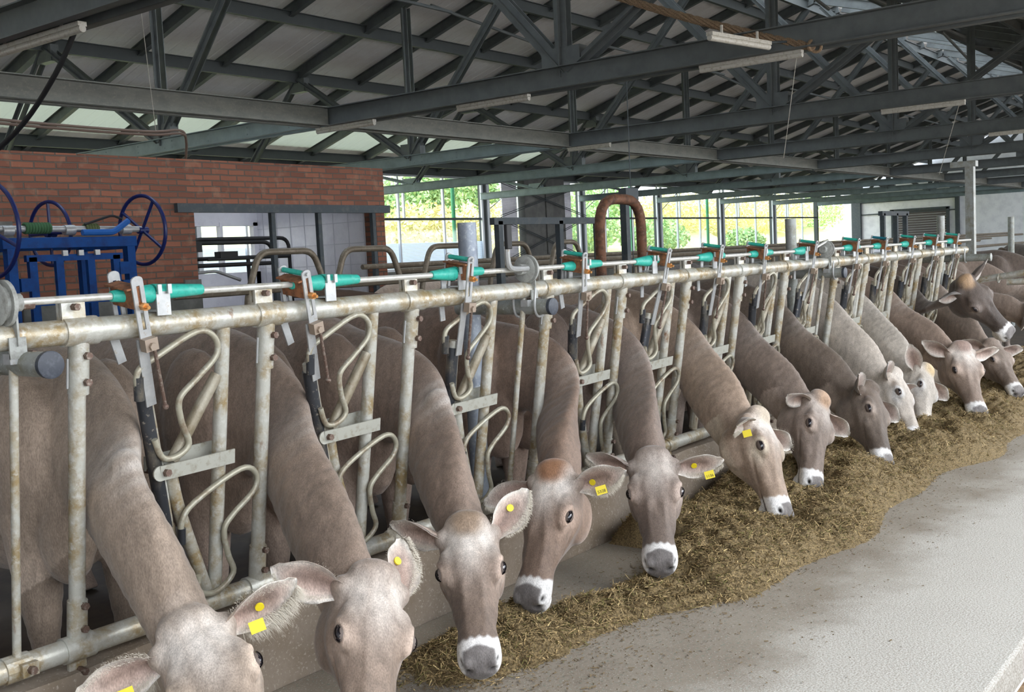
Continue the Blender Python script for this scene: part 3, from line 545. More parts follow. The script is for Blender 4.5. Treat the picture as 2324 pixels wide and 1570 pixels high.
# ------------------------------------------------------------------ headlock fence (leans towards the feed table)
def F(x, z, off=0): return V(x, .16*(1.39-z)+off, z)
FUP = (F(0, 1)-F(0, 0)).normalized()
def segrail(x0, x1, z, r, lab, nm):
    b = MB(); b.tube([F(x0, z), F(x1, z)], r, 20); return tag(obj(nm, b, PIPE), lab, 'fence rail')
segrail(-.2, 11.36, 1.39, .038, 'thick pale top rail running the whole length of the headlocks', 'top_rail')
segrail(-.2, 11.36, .39, .036, 'thick bottom rail of the headlocks just above the curb', 'bottom_rail')
POSTS = [1.73, 2.44, 3.19, 4.14, 4.81, 5.52, 6.22, 6.92, 7.85, 8.50, 9.20, 9.88, 10.56]
TILT = [.197, .25, .0, .13, -.12, .0, .13, -.1, .05, .05, .03, .04, .04]
ORD = ['first', 'second', 'third', 'fourth', 'fifth', 'sixth', 'seventh', 'eighth', 'ninth', 'tenth', 'eleventh', 'twelfth', 'thirteenth']
def slotplate(w, L, t, slots, n=7):
    """plate in local xz, thickness along y, with rounded ends and rectangular slots [(z0,z1)]"""
    b = MB(); zs = [0]; 
    for (a, c) in slots: zs += [a, c]
    zs.append(L); sw = w*.30
    for i in range(len(zs)-1):
        z0, z1 = zs[i], zs[i+1]
        if i % 2 == 0:
            if i == len(zs)-2:
                pts = [(-w/2, z0), (w/2, z0)]+[(w/2*math.cos(a), z1-w/3+w/3*math.sin(a)) for a in np.linspace(0, PI, n)]
                k = len(pts); b.add([(x, -t/2, z) for x, z in pts]+[(x, t/2, z) for x, z in pts], [tuple(range(k)), tuple(range(2*k-1, k-1, -1))]+[(j, j+k, (j+1) % k+k, (j+1) % k) for j in range(k)])
            else: b.box((0, 0, (z0+z1)/2), (w, t, z1-z0))
        else:
            for s in (-1, 1): b.box((s*(w/2+sw/2)/2*1.0, 0, (z0+z1)/2), (w/2-sw/2, t, z1-z0))
    return b
def xf(mb, M):
    mb.v = [tuple(M @ Vector(p)) for p in mb.v]; return mb
def headlock(i):
    xp = POSTS[i]; det = i < 9; ns = 12 if i < 6 else 8
    last = i in (2, 7, 12)
    t = empty('headlock', (xp, .16, .39), ORD[i]+' feeding headlock from the left, '+['its slotted plates without a green roller', 'beside the cow raising a round ear', 'beside the cow with a callus bump on its neck', 'beside the cow with orange curls on its poll', 'beside the cow with ear tag 1136', 'beside the beige cow in profile', 'beside the brown cow with orange poll', 'beside the dark brown cow', 'beside the white cow', 'beside the pale grey cow', 'beside the cow with both ears spread', 'beside the black-brown raised cow', 'last before the rail end'][i], 'headlock', 'self-locking headlocks in a row')
    def P(n, f, m=PIPE, **k): b = MB(); f(b); return obj(n, b, m, t, **k)
    # post with castings
    P('post', lambda b: b.tube([F(xp-.005, 1.30), F(xp, .42)], .0255, 16))
    up_ = P('upper_clamp', lambda b: [b.tube([F(xp-.055, 1.39), F(xp+.055, 1.39)], .044, 18), b.tube([F(xp, 1.37), F(xp, 1.20)], .031, 14), b.box(F(xp-.02, 1.455), (.075, .012, .075)), b.box(F(xp-.02, 1.455, .02), (.075, .01, .07))])
    if det:
        obj('bolt', MB().cyl(F(xp-.02, 1.463, -.03), F(xp-.02, 1.463, .03), .011, 6), BOLT, up_)
        for z in (1.315, 1.235): obj('bolt', MB().cyl(F(xp+.008, z, -.048), F(xp+.008, z, .03), .012, 6), BOLT, up_)
    lo = P('lower_clamp', lambda b: [b.tube([F(xp-.05, .39), F(xp+.05, .39)], .042, 18), b.tube([F(xp, .40), F(xp, .545)], .031, 14), b.box(F(xp, .325), (.06, .012, .07))])
    if det:
        for z in (.53, .455, .315): obj('bolt', MB().cyl(F(xp+.005, z, -.045), F(xp+.005, z, .03), .012, 6), BOLT, lo)
    if det and i < 5: P('split_pin_rod', lambda b: b.cyl(F(xp-.035, 1.31, .0), F(xp-.035, 1.22, .0), .004, 6), ZINC)
    # fixed V frame
    xv, xm = xp+.525, xp+.28
    P('frame_upright', lambda b: b.tube([F(xv, 1.36), F(xv-.003, .42)], .0245, ns))
    P('frame_diagonal', lambda b: b.tube([F(xv-.02, 1.20), F(xm+.055, .93)], .021, ns), PIPED)
    P('frame_diagonal', lambda b: b.tube(smooth_path([F(xm+.045, .93), F(xm+.06, .85), F(xm+.10, .72), F(xv-.03, .42)], 5), .022, ns))
    br = P('pivot_bracket', lambda b: [b.bar(F(xm-.02, .905, -.045), F(xv+.03, .912, -.045), .006, .05, FUP), b.bar(F(xm-.02, .93, .045), F(xv+.03, .94, .045), .006, .05, FUP), b.disc(F(xm-.02, .905, -.045), (0, 1, 0), .025, .006)], mat('bracket_flat_%d' % i, (.40, .40, .35), .5, .2, [(30, (.27, .25, .19), .5, .7, 5)]) if i == 0 else bpy.data.materials['bracket_flat_0'], smooth=False)
    obj('pivot_bolt', MB().cyl(F(xm, .905, -.065), F(xm, .905, .06), .013, 6), BOLT, br)
    # bent loops
    up = [(.185, 1.165), (.178, 1.245), (.25, 1.29), (.395, 1.355), (.465, 1.33), (.475, 1.27), (.40, 1.20), (.335, 1.14), (.345, 1.06), (.375, .985), (.33, .950), (.275, .955), (.243, 1.02)]
    P('upper_loop', lambda b: b.tube(smooth_path([F(xp+x, z, -.035) for x, z in up], 5), .0105, 10 if i < 6 else 6), LOOP2)
    lw = [(.352, .655), (.350, .72), (.40, .78), (.585, .858), (.655, .83), (.65, .77), (.56, .70), (.525, .65), (.545, .56), (.57, .485), (.50, .435), (.43, .455), (.423, .515)]
    P('lower_loop', lambda b: b.tube(smooth_path([F(xp+x, z, -.04) for x, z in lw], 5), .0105, 10 if i < 6 else 6), LOOP2)
    if i < 9:
        P('loop_sleeve', lambda b: b.tube([F(xp+.186, 1.155, -.035), F(xp+.181, 1.23, -.035)], .016, 10), DARKP)
        P('loop_sleeve', lambda b: b.tube([F(xp+.352, .645, -.04), F(xp+.35, .70, -.04)], .014, 10), DARKP)
    # swinging arm
    a = TILT[i]; piv = F(xm, .905)
    ex = V(math.cos(a), 0, 0)+FUP*math.sin(a); ez = FUP*math.cos(a)-V(1, 0, 0)*math.sin(a); ey = ez.cross(ex)
    M = Matrix((ex, ey, ez)).transposed().to_4x4(); M.translation = piv
    def A(n, f, m=PIPE, parent=None, **k): b = MB(); f(b); xf(b, M); return obj(n, b, m, parent or arm, **k)
    b = MB(); b.tube([(0, 0, -.46), (0, 0, .30)], .0235, 16); xf(b, M); arm = obj('locking_arm', b, PIPE, t)
    A('rubbed_sleeve', lambda b: b.tube([(-.004, 0, -.20), (-.004, 0, .27)], .0255, 16), DARKP)
    A('lower_sleeve', lambda b: b.tube([(.002, -.003, -.47), (.002, -.003, -.2)], .0245, 12), PIPED)
    A('arm_strap', lambda b: [b.bar((.01, -.03, .24), (.01, -.035, .40), .008, .036, (0, 0, 1)) if False else b.bar((.0, -.03, .24), (-.008, -.05, .47), .036, .006, (0, 1, 0)), b.bar((-.03, .045, .38), (-.04, .055, .47), .03, .006, (0, 1, 0))], ZINC, smooth=False)
    for s, nm in ((-1, 'slotted_plate'), (1, 'slotted_plate')):
        b = slotplate(.040, .215, .006, [(.045, .105), (.125, .185)]); b.v = [(x, y+s*.062, z+.455) for x, y, z in b.v]; xf(b, M); pl_ = obj(nm, b, ZINC, arm, smooth=False)
    A('weight_block', lambda b: [b.box((-.002, .0, .60), (.034, .115, .065)), b.box((-.012, 0, .634), (.05, .122, .006))], RUSTW, smooth=False)
    A('brass_nut', lambda b: [b.cyl((.004, -.085, .575), (.004, -.06, .575), .013, 6), b.cyl((.004, -.1, .575), (.004, -.06, .575), .006, 8)], BRASS)
    if i > 0: A('green_roller', lambda b: b.cyl((0, -.056, .655), (0, .056, .655), .010, 10), TEAL if i != 9 else mat('blue_green_roller', (.01, .16, .22), .5))
    if i > 0: A('roller_bolt', lambda b: b.cyl((0, -.075, .655), (0, -.06, .655), .007, 6), ZINC)
    A('hinge_clip', lambda b: [b.box((.0, -.075, .455), (.045, .03, .04)), b.cyl((0, -.1, .45), (0, -.06, .45), .013, 6)], BRONZ)
    A('release_rod', lambda b: [b.cyl((.018, -.07, .44), (.03, -.06, .235), .006, 8), b.ball((.03, -.06, .232), .011, 6)], BOLT)
    # saddle and green cam on the control rod
    xc = xp+.27
    P('saddle_bracket', lambda b: [b.box(F(xc, 1.455, -.03), (.05, .006, .075)), b.box(F(xc-.018, 1.50, -.034), (.014, .008, .03)), b.box(F(xc+.018, 1.50, -.034), (.014, .008, .03)), b.box(F(xc-.05, 1.45, .03), (.03, .006, .07)), b.box(F(xc, 1.433, 0), (.05, .06, .006))], ZINC, smooth=False)
    return t
LOOP2 = mat('bent_loop_rod', (.38, .36, .28), .45, .3, [(14, (.18, .12, .07), .5, .68, 7), (40, (.5, .5, .45), .55, .75, 4)])
BRONZ = mat('tarnished_clip', (.36, .29, .23), .5, .4)
for i in range(13): headlock(i)
# control rod pieces with teal cones
RZ_ = 1.487
for i, (xa, xb) in enumerate(((1.2, 3.93), (3.93, 7.42), (7.62, 11.5))):
    t = empty('control_rod', ((xa+xb)/2, -.015, RZ_), ['left', 'middle', 'right'][i]+' length of the thin bright control rod above the top rail', 'control rod', 'control rods')
    obj('rod', MB().cyl(F(xa, RZ_), F(xb, RZ_), .0115, 12), RODM, t)
    for p in POSTS:
        if xa < p+.2 < xb:
            x = p+.27; b = MB()
            b.tube([F(x-.165, RZ_), F(x-.16, RZ_), F(x-.03, RZ_), F(x-.025, RZ_)], [.016, .018, .030, .028], 14)
            b.tube([F(x-.02, RZ_+.004), F(x+.16, RZ_+.004), F(x+.165, RZ_+.004)], [.027, .018, .016], 14); obj('teal_cone', b, TEAL, t)
b = MB(); b.tube([F(7.35, 1.49), F(7.62, 1.55)], .011, 10); tag(obj('rod_end', b, RODM), 'free raised end of the middle control rod', 'control rod')
for i, x in enumerate((1.50, 3.95, 7.60)):
    t = empty('pulley', F(x, 1.43), 'round grey pulley on the top rail, '+['at the left edge of view', 'beside the black lever grip', 'past the middle of the fence'][i], 'pulley', 'pulleys on the rail')
    obj('pulley_disc', MB().tube([F(x-.02, RZ_), F(x-.016, RZ_), F(x-.015, RZ_), F(x+.0, RZ_), F(x+.0, RZ_), F(x+.012, RZ_)], [.055, .062, .05, .05, .066, .066], 24), GREY, t)
    obj('pulley_hub', MB().cyl(F(x-.06, RZ_), F(x+.05, RZ_), .026, 12), GREY, t)
    obj('pulley_bracket', MB().box(F(x+.02, 1.44), (.006, .085, .15)).box(F(x+.02, 1.36, -.045), (.05, .006, .06)), GREY, t, smooth=False)
    obj('rod_clamp', MB().cyl(F(x+.03, RZ_-.01), F(x+.09, RZ_-.01), .012, 8), BOLT if i == 0 else ZINC, t)
lv = empty('release_lever', F(3.8, 1.6), 'flat curved release lever with a black grip by the pulley', 'lever')
obj('lever_plate', MB().tube(smooth_path([F(3.92, 1.49, -.03), F(3.80, 1.495, -.03), F(3.765, 1.54, -.03), F(3.755, 1.60, -.03)]), .013, 8), ZINC, lv)
obj('lever_grip', MB().box(F(3.755, 1.635, -.03), (.035, .02, .11)), BLACK, lv, bev=.004)
# support rods and stub pipes with U-bolts at panel joints
for i, x in enumerate((1.53, 3.95, 7.62, 11.1)):
    t = empty('support_rod', F(x, .39), 'thin pale vertical rod between two headlock panels, '+['at the left edge', 'between third and fourth headlock', 'past the middle', 'at the far end'][i], 'support rod', 'thin support rods')
    obj('rod', MB().tube([F(x, 1.36), F(x+.005, .42)], .013, 12), PIPE, t)
    c1_ = obj('upper_rod_clamp', MB().box(F(x, 1.33, -.03), (.07, .04, .03)), ZINC, t, smooth=False); c2_ = obj('lower_rod_clamp', MB().tube([F(x-.04, .39), F(x+.04, .39)], .041, 16).box(F(x+.02, .39, -.045), (.05, .02, .04)), PIPE, t, smooth=False)
    obj('bolt', MB().cyl(F(x+.025, 1.34, -.07), F(x+.025, 1.34, .0), .011, 6), BOLT, c1_); obj('bolt', MB().cyl(F(x+.02, .39, -.075), F(x+.02, .39, -.03), .013, 6), BOLT, c2_)
    xs_ = x+.02; y1 = -.14 if i < 3 else -.30
    if i == 0: y1 = -.15
    s = empty('stub_pipe', (xs_, 0, 1.31), 'thick grey capped stub pipe under the top rail, '+['cut by the left picture edge', 'right of the zinc post', 'past the middle of the fence', 'at the far end'][i], 'stub pipe', 'stub pipes carrying the fence')
    obj('stub', MB().tube([(xs_, .42, 1.312), (xs_, y1, 1.312)], .036, 20), STUB, s)
    obj('plastic_cap', MB().tube([(xs_, y1+.01, 1.312), (xs_, y1-.006, 1.312), (xs_, y1-.008, 1.312)], [.039, .039, .034], 24), CAPM if i < 3 else STUB, s)
    if i > 0:
        obj('u_bolt', MB().tube(smooth_path([(xs_-.042, .05, 1.42), (xs_-.042, .05, 1.31), (xs_-.02, .05, 1.27), (xs_+.02, .05, 1.27), (xs_+.042, .05, 1.31), (xs_+.042, .05, 1.42)]), .006, 8), ZINC, s); obj('u_bolt', MB().tube(smooth_path([(xs_-.03, -.07, 1.40), (xs_-.042, -.07, 1.31), (xs_-.02, -.07, 1.27), (xs_+.02, -.07, 1.272)]), .006, 8), ZINC, s)
# ------------------------------------------------------------------ cows
def cowmat():
    m = bpy.data.materials.new('short_cow_coat'); m.use_nodes = True; t = m.node_tree; N = t.nodes; L = t.links; b = N['Principled BSDF']
    b.inputs['Roughness'].default_value = .62; b.inputs['Sheen Weight'].default_value = .25; b.inputs['Sheen Roughness'].default_value = .45; b.inputs['Specular IOR Level'].default_value = .3
    at = N.new('ShaderNodeVertexColor'); at.layer_name = 'coat'; g = N.new('ShaderNodeNewGeometry')
    mp = N.new('ShaderNodeMapping'); mp.inputs['Scale'].default_value = (1, 1, .35); L.new(g.outputs['Position'], mp.inputs[0])
    cur = at.outputs['Color']
    for sc, lo, hi, det in ((260, .78, 1.24, 2), (42, .84, 1.18, 6), (6, .82, 1.18, 5)):
        n = N.new('ShaderNodeTexNoise'); n.inputs['Scale'].default_value = sc; n.inputs['Detail'].default_value = det; L.new(mp.outputs[0], n.inputs['Vector'])
        r = N.new('ShaderNodeMapRange'); r.inputs[1].default_value = .3; r.inputs[2].default_value = .7; r.inputs[3].default_value = lo; r.inputs[4].default_value = hi; L.new(n.outputs['Fac'], r.inputs[0])
        x = N.new('ShaderNodeVectorMath'); x.operation = 'SCALE'; L.new(cur, x.inputs[0]); L.new(r.outputs[0], x.inputs['Scale']); cur = x.outputs[0]
    L.new(cur, b.inputs['Base Color'])
    n = N.new('ShaderNodeTexNoise'); n.inputs['Scale'].default_value = 320; n.inputs['Detail'].default_value = 3; L.new(mp.outputs[0], n.inputs['Vector'])
    bp = N.new('ShaderNodeBump'); bp.inputs['Strength'].default_value = .28; bp.inputs['Distance'].default_value = .004; L.new(n.outputs['Fac'], bp.inputs['Height'])
    wv = N.new('ShaderNodeTexNoise'); wv.inputs['Scale'].default_value = 16; wv.inputs['Detail'].default_value = 4; L.new(g.outputs['Position'], wv.inputs['Vector'])
    b2 = N.new('ShaderNodeBump'); b2.inputs['Strength'].default_value = .35; b2.inputs['Distance'].default_value = .02; L.new(wv.outputs['Fac'], b2.inputs['Height']); L.new(bp.outputs[0], b2.inputs['Normal'])
    L.new(b2.outputs[0], b.inputs['Normal'])
    return m
COAT = cowmat(); LIDM = mat('cow_eyelid_skin', (.13, .10, .085), .6)
def npv(v): return np.array(v, float)
def unit(v): v = npv(v); return v/np.linalg.norm(v)
def loft(b, K, nr, n=28):
    """K rows: centre3, up3, side3, hh_up, hh_dn, hw_top, hw_mid, hw_bot"""
    K = np.array([np.concatenate([npv(c), npv(u), npv(s), npv(w)]) for c, u, s, w in K]); m = len(K)
    rows = []
    for i in range(m-1):
        p0, p1, p2, p3 = K[max(i-1, 0)], K[i], K[i+1], K[min(i+2, m-1)]
        for k in range(nr):
            t = k/nr; rows.append(.5*((2*p1)+(p2-p0)*t+(2*p0-5*p1+4*p2-p3)*t*t+(3*p1-p0-3*p2+p3)*t**3))
    rows.append(K[-1]); vs = []
    for r in rows:
        c, u, s = r[:3], unit(r[3:6]), r[6:9]; s = s-u*(s@u); s = unit(s); hu, hd, wt, wm, wb = np.maximum(r[9:14], .002)
        for k in range(n):
            a = 2*PI*k/n; ca, sa = math.cos(a), math.sin(a)
            h = hu if ca > 0 else hd; ww = wm+(wt-wm)*max(ca, 0)**.8*1.0+(wb-wm)*max(-ca, 0)**.8
            e = .82; vs.append(c+u*h*math.copysign(abs(ca)**e, ca)+s*ww*math.copysign(abs(sa)**e, sa))
    fs = []
    for i in range(len(rows)-1):
        for k in range(n): fs.append((i*n+k, i*n+(k+1) % n, (i+1)*n+(k+1) % n, (i+1)*n+k))
    fs += [tuple(range(n))[::-1], tuple((len(rows)-1)*n+k for k in range(n))]
    b.add(vs, fs)
# head rings: x, ztop, zbot, half widths top / mid / bottom
HEAD = [(-.045, -.05, -.15, .02, .04, .02), (-.015, -.016, -.20, .055, .072, .04), (.035, .0, -.235, .096, .108, .052), (.09, .008, -.268, .098, .114, .058),
        (.14, .012, -.280, .114, .122, .060), (.19, .006, -.272, .110, .122, .060), (.24, -.006, -.245, .088, .106, .056), (.29, -.018, -.212, .068, .088, .048),
        (.34, -.026, -.184, .056, .074, .042), (.39, -.030, -.170, .053, .070, .042), (.435, -.032, -.168, .060, .076, .048), (.475, -.034, -.170, .068, .080, .052),
        (.510, -.044, -.170, .068, .077, .050), (.536, -.064, -.162, .056, .064, .042), (.552, -.088, -.145, .03, .036, .022)]
def remesh(mb, vox, sm=6):
    me = mb.mesh('tmp'); o = bpy.data.objects.new('tmp', me); C.objects.link(o)
    r = o.modifiers.new('r', 'REMESH'); r.mode = 'VOXEL'; r.voxel_size = vox; r.adaptivity = 0
    s = o.modifiers.new('s', 'SMOOTH'); s.factor = .5; s.iterations = sm
    dg = bpy.context.evaluated_depsgraph_get(); dg.update(); out = bpy.data.meshes.new_from_object(o.evaluated_get(dg))
    bpy.data.objects.remove(o); bpy.data.meshes.remove(me); return out
def sstep(a, b, x): t = np.clip((x-a)/(b-a), 0, 1); return t*t*(3-2*t)
def gau(p, c, s): return np.exp(-(((p-npv(c))/npv(s))**2).sum(1))
def cow(P, M, th, xg, xb, coat, name, label, ears=((.9, 0, .25, .2), (.9, 0, .25, .2)), poll=None, blaze=.0, dark=.5, vox=.011, yaw=0, sz=1.0, gy=0, callus=.0, withz=1.31, tags=(), fringe=False, neckdark=0, raised=False, eyel=(1, 1), nose=1.0, headonly=False, crest=1.07):
    P, M = npv(P), npv(M); E = npv(EYE)
    a = M-P; sc = np.linalg.norm(a)/.5376; a = unit(a)
    v = E-P; n0 = unit(v-a*(v@a)); r0 = np.cross(a, n0)      # image right when the head hangs down
    cr = npv(rt); 
    if r0 @ cr < 0: r0 = -r0
    n = unit(math.cos(th)*n0+math.sin(th)*r0)
    ph = math.atan(.09/.53); X = unit(a*math.cos(ph)+n*math.sin(ph)); Zh = unit(n*math.cos(ph)-a*math.sin(ph)); Yh = np.cross(Zh, X)
    H = lambda x, y, z: P+sc*(X*x+Yh*y+Zh*z)
    R3 = np.array([X, Yh, Zh])
    b = MB()
    # head
    loft(b, [(H(x, 0, zt-(zt-zb)*.42), Zh, Yh, [sc*(zt-zb)*.42, sc*(zt-zb)*.58, sc*wt, sc*wm, sc*wb]) for x, zt, zb, wt, wm, wb in HEAD], 4, 28)
    Mh = Matrix(R3.T.tolist())
    def ball(c, r): b.ball(H(*c), Vector(r)*sc, 10, Mh)
    ball((-.005, 0, -.03), (.055, .085, .05))
    for s in (-1, 1):
        ball((.165, s*.084, -.034), (.080, .034, .034)); ball((.13, s*.072, -.175), (.11, .048, .09)); ball((.515, s*.042, -.080), (.030, .030, .034)); ball((.03, s*.092, -.060), (.038, .035, .036))
        ball((.29, s*.056, -.090), (.10, .028, .035))
    ball((.48, 0, -.176), (.05, .042, .026))
    # neck and trunk
    d = npv((math.sin(yaw), math.cos(yaw), 0)); e = npv((math.cos(yaw), -math.sin(yaw), 0)); Zw = npv((0, 0, 1)); f0 = -.10
    O = npv((xb, .10, 0)); q = sz
    T = [(2.42, 1.12, .80, .10), (2.36, 1.22, .62, .20), (2.12, 1.31, .55, .27), (1.85, 1.33, .60, .29), (1.45, 1.31, .50, .32), (1.05, 1.30, .45, .32), (.74, 1.31, .46, .31), (.50, withz+.0, .50, .24)]
    K = []
    for s, zt, zb, hw in T:
        c = O+d*s+Zw*((zt*.5+zb*.5)); h = (zt-zb)/2; K.append((c, Zw, e, [h, h, hw*.55, hw, hw*.7]))
    G = npv((xg, gy, 0))
    hb = H(.05, 0, -.135); upn = unit(hb*0+(P-hb)); 
    c1 = O*.65+G*.35; c1 = npv((c1[0]+d[0]*.26, .30, 0)); 
    mid = (G+Zw*(crest-.20)+npv((0, .07, 0))); 
    K.append((npv((c1[0], c1[1], .90)), unit(Zw*.80-d*.55), e, [.27, .33, .07, .135, .10]))
    td = unit(hb-mid); ex_ = unit(np.cross(td, Zw) if abs(td[2]) < .95 else e)
    if ex_ @ e < 0: ex_ = -ex_
    upm = unit(Zw*.55-npv((0, 1, 0))*.85)
    K.append((mid, upm, e, [.155, .19, .05, .090, .075]))
    sd = Yh if Yh @ e > 0 else -Yh
    m2 = mid*.5+hb*.5+Zw*(.02 if not raised else 0)
    K.append((m2, unit(upm*.6+upn*.4), e*.6+sd*.4, [.15, .185, .055, .104, .078]))
    m3 = mid*.18+hb*.82
    K.append((m3, unit(upn*.8+upm*.2), sd, [.12, .165, .06, .102, .075]))
    K.append((hb+X*.02*sc, upn, sd, [.10*sc, .13*sc, .065, .092, .065]))
    loft(b, K, 5, 30)
    Wm = Matrix(np.array([e, d, Zw]).T.tolist())
    for s in (-1, 1):
        b.ball(O+d*.52+e*s*.17+Zw*.92, (.12, .20, .33), 10, Wm); b.ball(O+d*.36+e*s*.13+Zw*.72, (.09, .15, .22), 8, Wm)
        for (sy, zt) in ((.50, .75), (2.05, .85)):
            h = .13 if sy > 1 else .09; kk = .06 if sy > 1 else 0
            pts = [O+d*sy+e*s*.17+Zw*zt, O+d*(sy-kk)+e*s*.165+Zw*.45, O+d*(sy+kk)+e*s*.16+Zw*.28, O+d*sy+e*s*.16+Zw*.02, O+d*(sy-.03)+e*s*.16+Zw*(-.06)]
            b.tube([Vector(p) for p in pts], [h*1.25, h*.85, .05, .042, .055], 12)
        b.ball(O+d*1.98+e*s*.24+Zw*1.20, (.07, .09, .07), 8, Wm)
    if callus: b.ball(G+Zw*(crest-.12)+npv((0, .0, 0)), (.050, .060, .065), 8)
    me = remesh(b, vox, 7)
    # refine the head
    if vox < .012:
        bm = bmesh.new(); bm.from_mesh(me); Pv, Xv = Vector(P), Vector(X)
        fs = [f for f in bm.faces if -.06*sc < (f.calc_center_median()-Pv).dot(Xv) and (f.calc_center_median()-Vector(H(.25, 0, -.1))).length < .42*sc]
        es = list({e_ for f in fs for e_ in f.edges}); bmesh.ops.subdivide_edges(bm, edges=es, cuts=1, use_grid_fill=True, smooth=0)
        bmesh.ops.triangulate(bm, faces=[f for f in bm.faces if len(f.verts) > 4]); bm.to_mesh(me); bm.free()
    nv = len(me.vertices); co_ = np.empty(nv*3); me.vertices.foreach_get('co', co_); co_ = co_.reshape(-1, 3)
    nn = np.empty(nv*3); me.vertex_normals.foreach_get('vector', nn); nn = nn.reshape(-1, 3)
    L = (co_-P) @ R3.T/sc; near = (np.linalg.norm(L-npv((.25, 0, -.1)), axis=1) < .42)
    near &= (L[:, 0] > -.08)
    Lm = L.copy(); Lm[:, 1] = abs(Lm[:, 1]); disp = np.zeros(nv)
    wnd = near & (abs(L[:, 0]-.190) < .012) & (abs(L[:, 2]+.030) < .012)
    EYC = npv((.190, (Lm[wnd, 1].max() if wnd.any() else .11)-.006, -.030))
    de = np.linalg.norm((Lm-EYC-npv((0, 0, -.004)))*npv((1, .7, 1.45)), axis=1)
    disp += -.022*gau(Lm, (.533, .042, -.084), (.016, .016, .012)); disp += -.016*gau(Lm, (.516, .062, -.068), (.013, .013, .010)); disp += .006*gau(Lm, (.508, .05, -.06), (.02, .02, .01))
    disp += -.007*np.exp(-((Lm[:, 2]+.142-.02*(L[:, 0]-.40))/.0065)**2)*sstep(.36, .40, L[:, 0])
    disp += .004*np.exp(-((de-.031)/.008)**2) - .009*np.exp(-(de/.018)**2)
    disp += .006*np.exp(-((L[:, 0]-.150-.3*(Lm[:, 2]+.02))/.008)**2)*gau(Lm, (.155, .105, -.03), (.03, .05, .03))
    disp += -.006*gau(Lm, (.25, 0, -.01), (.05, .022, .05)) + .004*np.exp(-((Lm[:, 1]-.035)/.012)**2)*sstep(.22, .26, L[:, 0])*sstep(.44, .38, L[:, 0])*(L[:, 2] > -.09)
    disp += -.006*np.exp(-((Lm[:, 2]+.10+.3*(L[:, 0]-.24))/.010)**2)*sstep(.2, .24, L[:, 0])*sstep(.36, .32, L[:, 0])
    disp += -.008*gau(Lm, (.10, .09, -.05), (.03, .03, .02))
    disp *= near
    # neck skin folds: rings round the neck in front of the fence
    ax = unit(hb-mid); tt = (co_-mid)@ax/np.linalg.norm(hb-mid)
    fold = (.0010*np.sin(tt*58+np.sin(co_[:, 2]*19)*1.2)+.0006*np.sin(tt*97+co_[:, 0]*30))*sstep(.0, .15, tt)*sstep(1.0, .8, tt)
    tb = (co_-O)@d
    body = .003*np.sin(tb*24)*sstep(.8, 1.0, tb)*sstep(1.7, 1.5, tb)*(co_[:, 2] > .6)*(co_[:, 2] < 1.15)
    co_ = co_+nn*(disp*sc+fold*(~near)+body)[:, None]
    me.vertices.foreach_set('co', co_.reshape(-1))
    # colours
    base = npv(coat)*npv((1.03, 1.0, .90)); col = np.tile(base, (nv, 1))
    def blend(w, c): 
        nonlocal col
        w = np.clip(w, 0, 1)[:, None]; col = col*(1-w)+npv(c)*w
    pale = np.minimum(base*2.1+.08, .66); zz = co_[:, 2]
    blend(sstep(.75, .50, zz)*(tt < .05)*.55, pale)
    blend(neckdark*sstep(.1, .3, tt)*sstep(1.0, .6, tt), base*.6)
    cw = gau(co_, G+Zw*(crest-.11)+npv((.02, -.02, 0)), (.08, .10, .11)); blend(cw*(.6+.5*np.sin(co_[:, 2]*90+co_[:, 1]*70)*.4)*(.9 if callus else .35), (.60, .56, .52))
    hm = near.astype(float)
    blend(hm*sstep(.18, .38, L[:, 0])*dark*sstep(-.13, -.07, L[:, 2]), base*.45); blend(hm*.35*dark*gau(Lm, (.15, .0, .0), (.10, .025, .05)), base*.5)
    if blaze: blend(hm*blaze*1.25*np.maximum(gau(Lm, (.09, .0, .0), (.10, .055, .10)), gau(Lm, (.07, .06, .0), (.075, .05, .08))), (.70, .64, .585) if base.mean() > .12 else (.3, .26, .22))
    blend(hm*.7*gau(Lm, (.21, .09, -.07), (.05, .05, .03)), pale)
    blend(hm*.5*sstep(-.17, -.24, L[:, 2]), pale)
    if poll is not None: blend(hm*sstep(.09, .035, np.linalg.norm(Lm-npv((.0, .0, -.01)), axis=1))*.9, poll)
    white = (.78, .76, .74)
    blend(hm*sstep(.434, .450, L[:, 0]+.004*np.sin(L[:, 1]*210)+.35*np.maximum(-.06-L[:, 2], 0)), white)
    np_ = hm*sstep(.462, .474, L[:, 0]+.006*np.cos(L[:, 1]*60)-.006)*sstep(.062, .050, Lm[:, 1])*sstep(-.146, -.134, L[:, 2]); blend(np_*.92*nose, (.11, .095, .09))
    blend(hm*np.maximum(gau(Lm, (.533, .042, -.084), (.015, .015, .011)), gau(Lm, (.514, .060, -.066), (.013, .013, .009)))*1.7, (.012, .01, .01))  # nostril recesses: their shade is painted in near-black
    blend(hm*np.exp(-((Lm[:, 2]+.143)/.004)**2)*sstep(.38, .42, L[:, 0]), (.06, .045, .04))
    blend(hm*.75*np.exp(-((de-.036)/.012)**2), pale); blend(hm*sstep(.027, .022, de), (.035, .028, .026))
    blend(hm*.5*gau(Lm, (.238, .095, -.078), (.03, .02, .010)), base*.35)
    # ears
    EV, EF, EC = [], [], []; ei = []
    fr = []
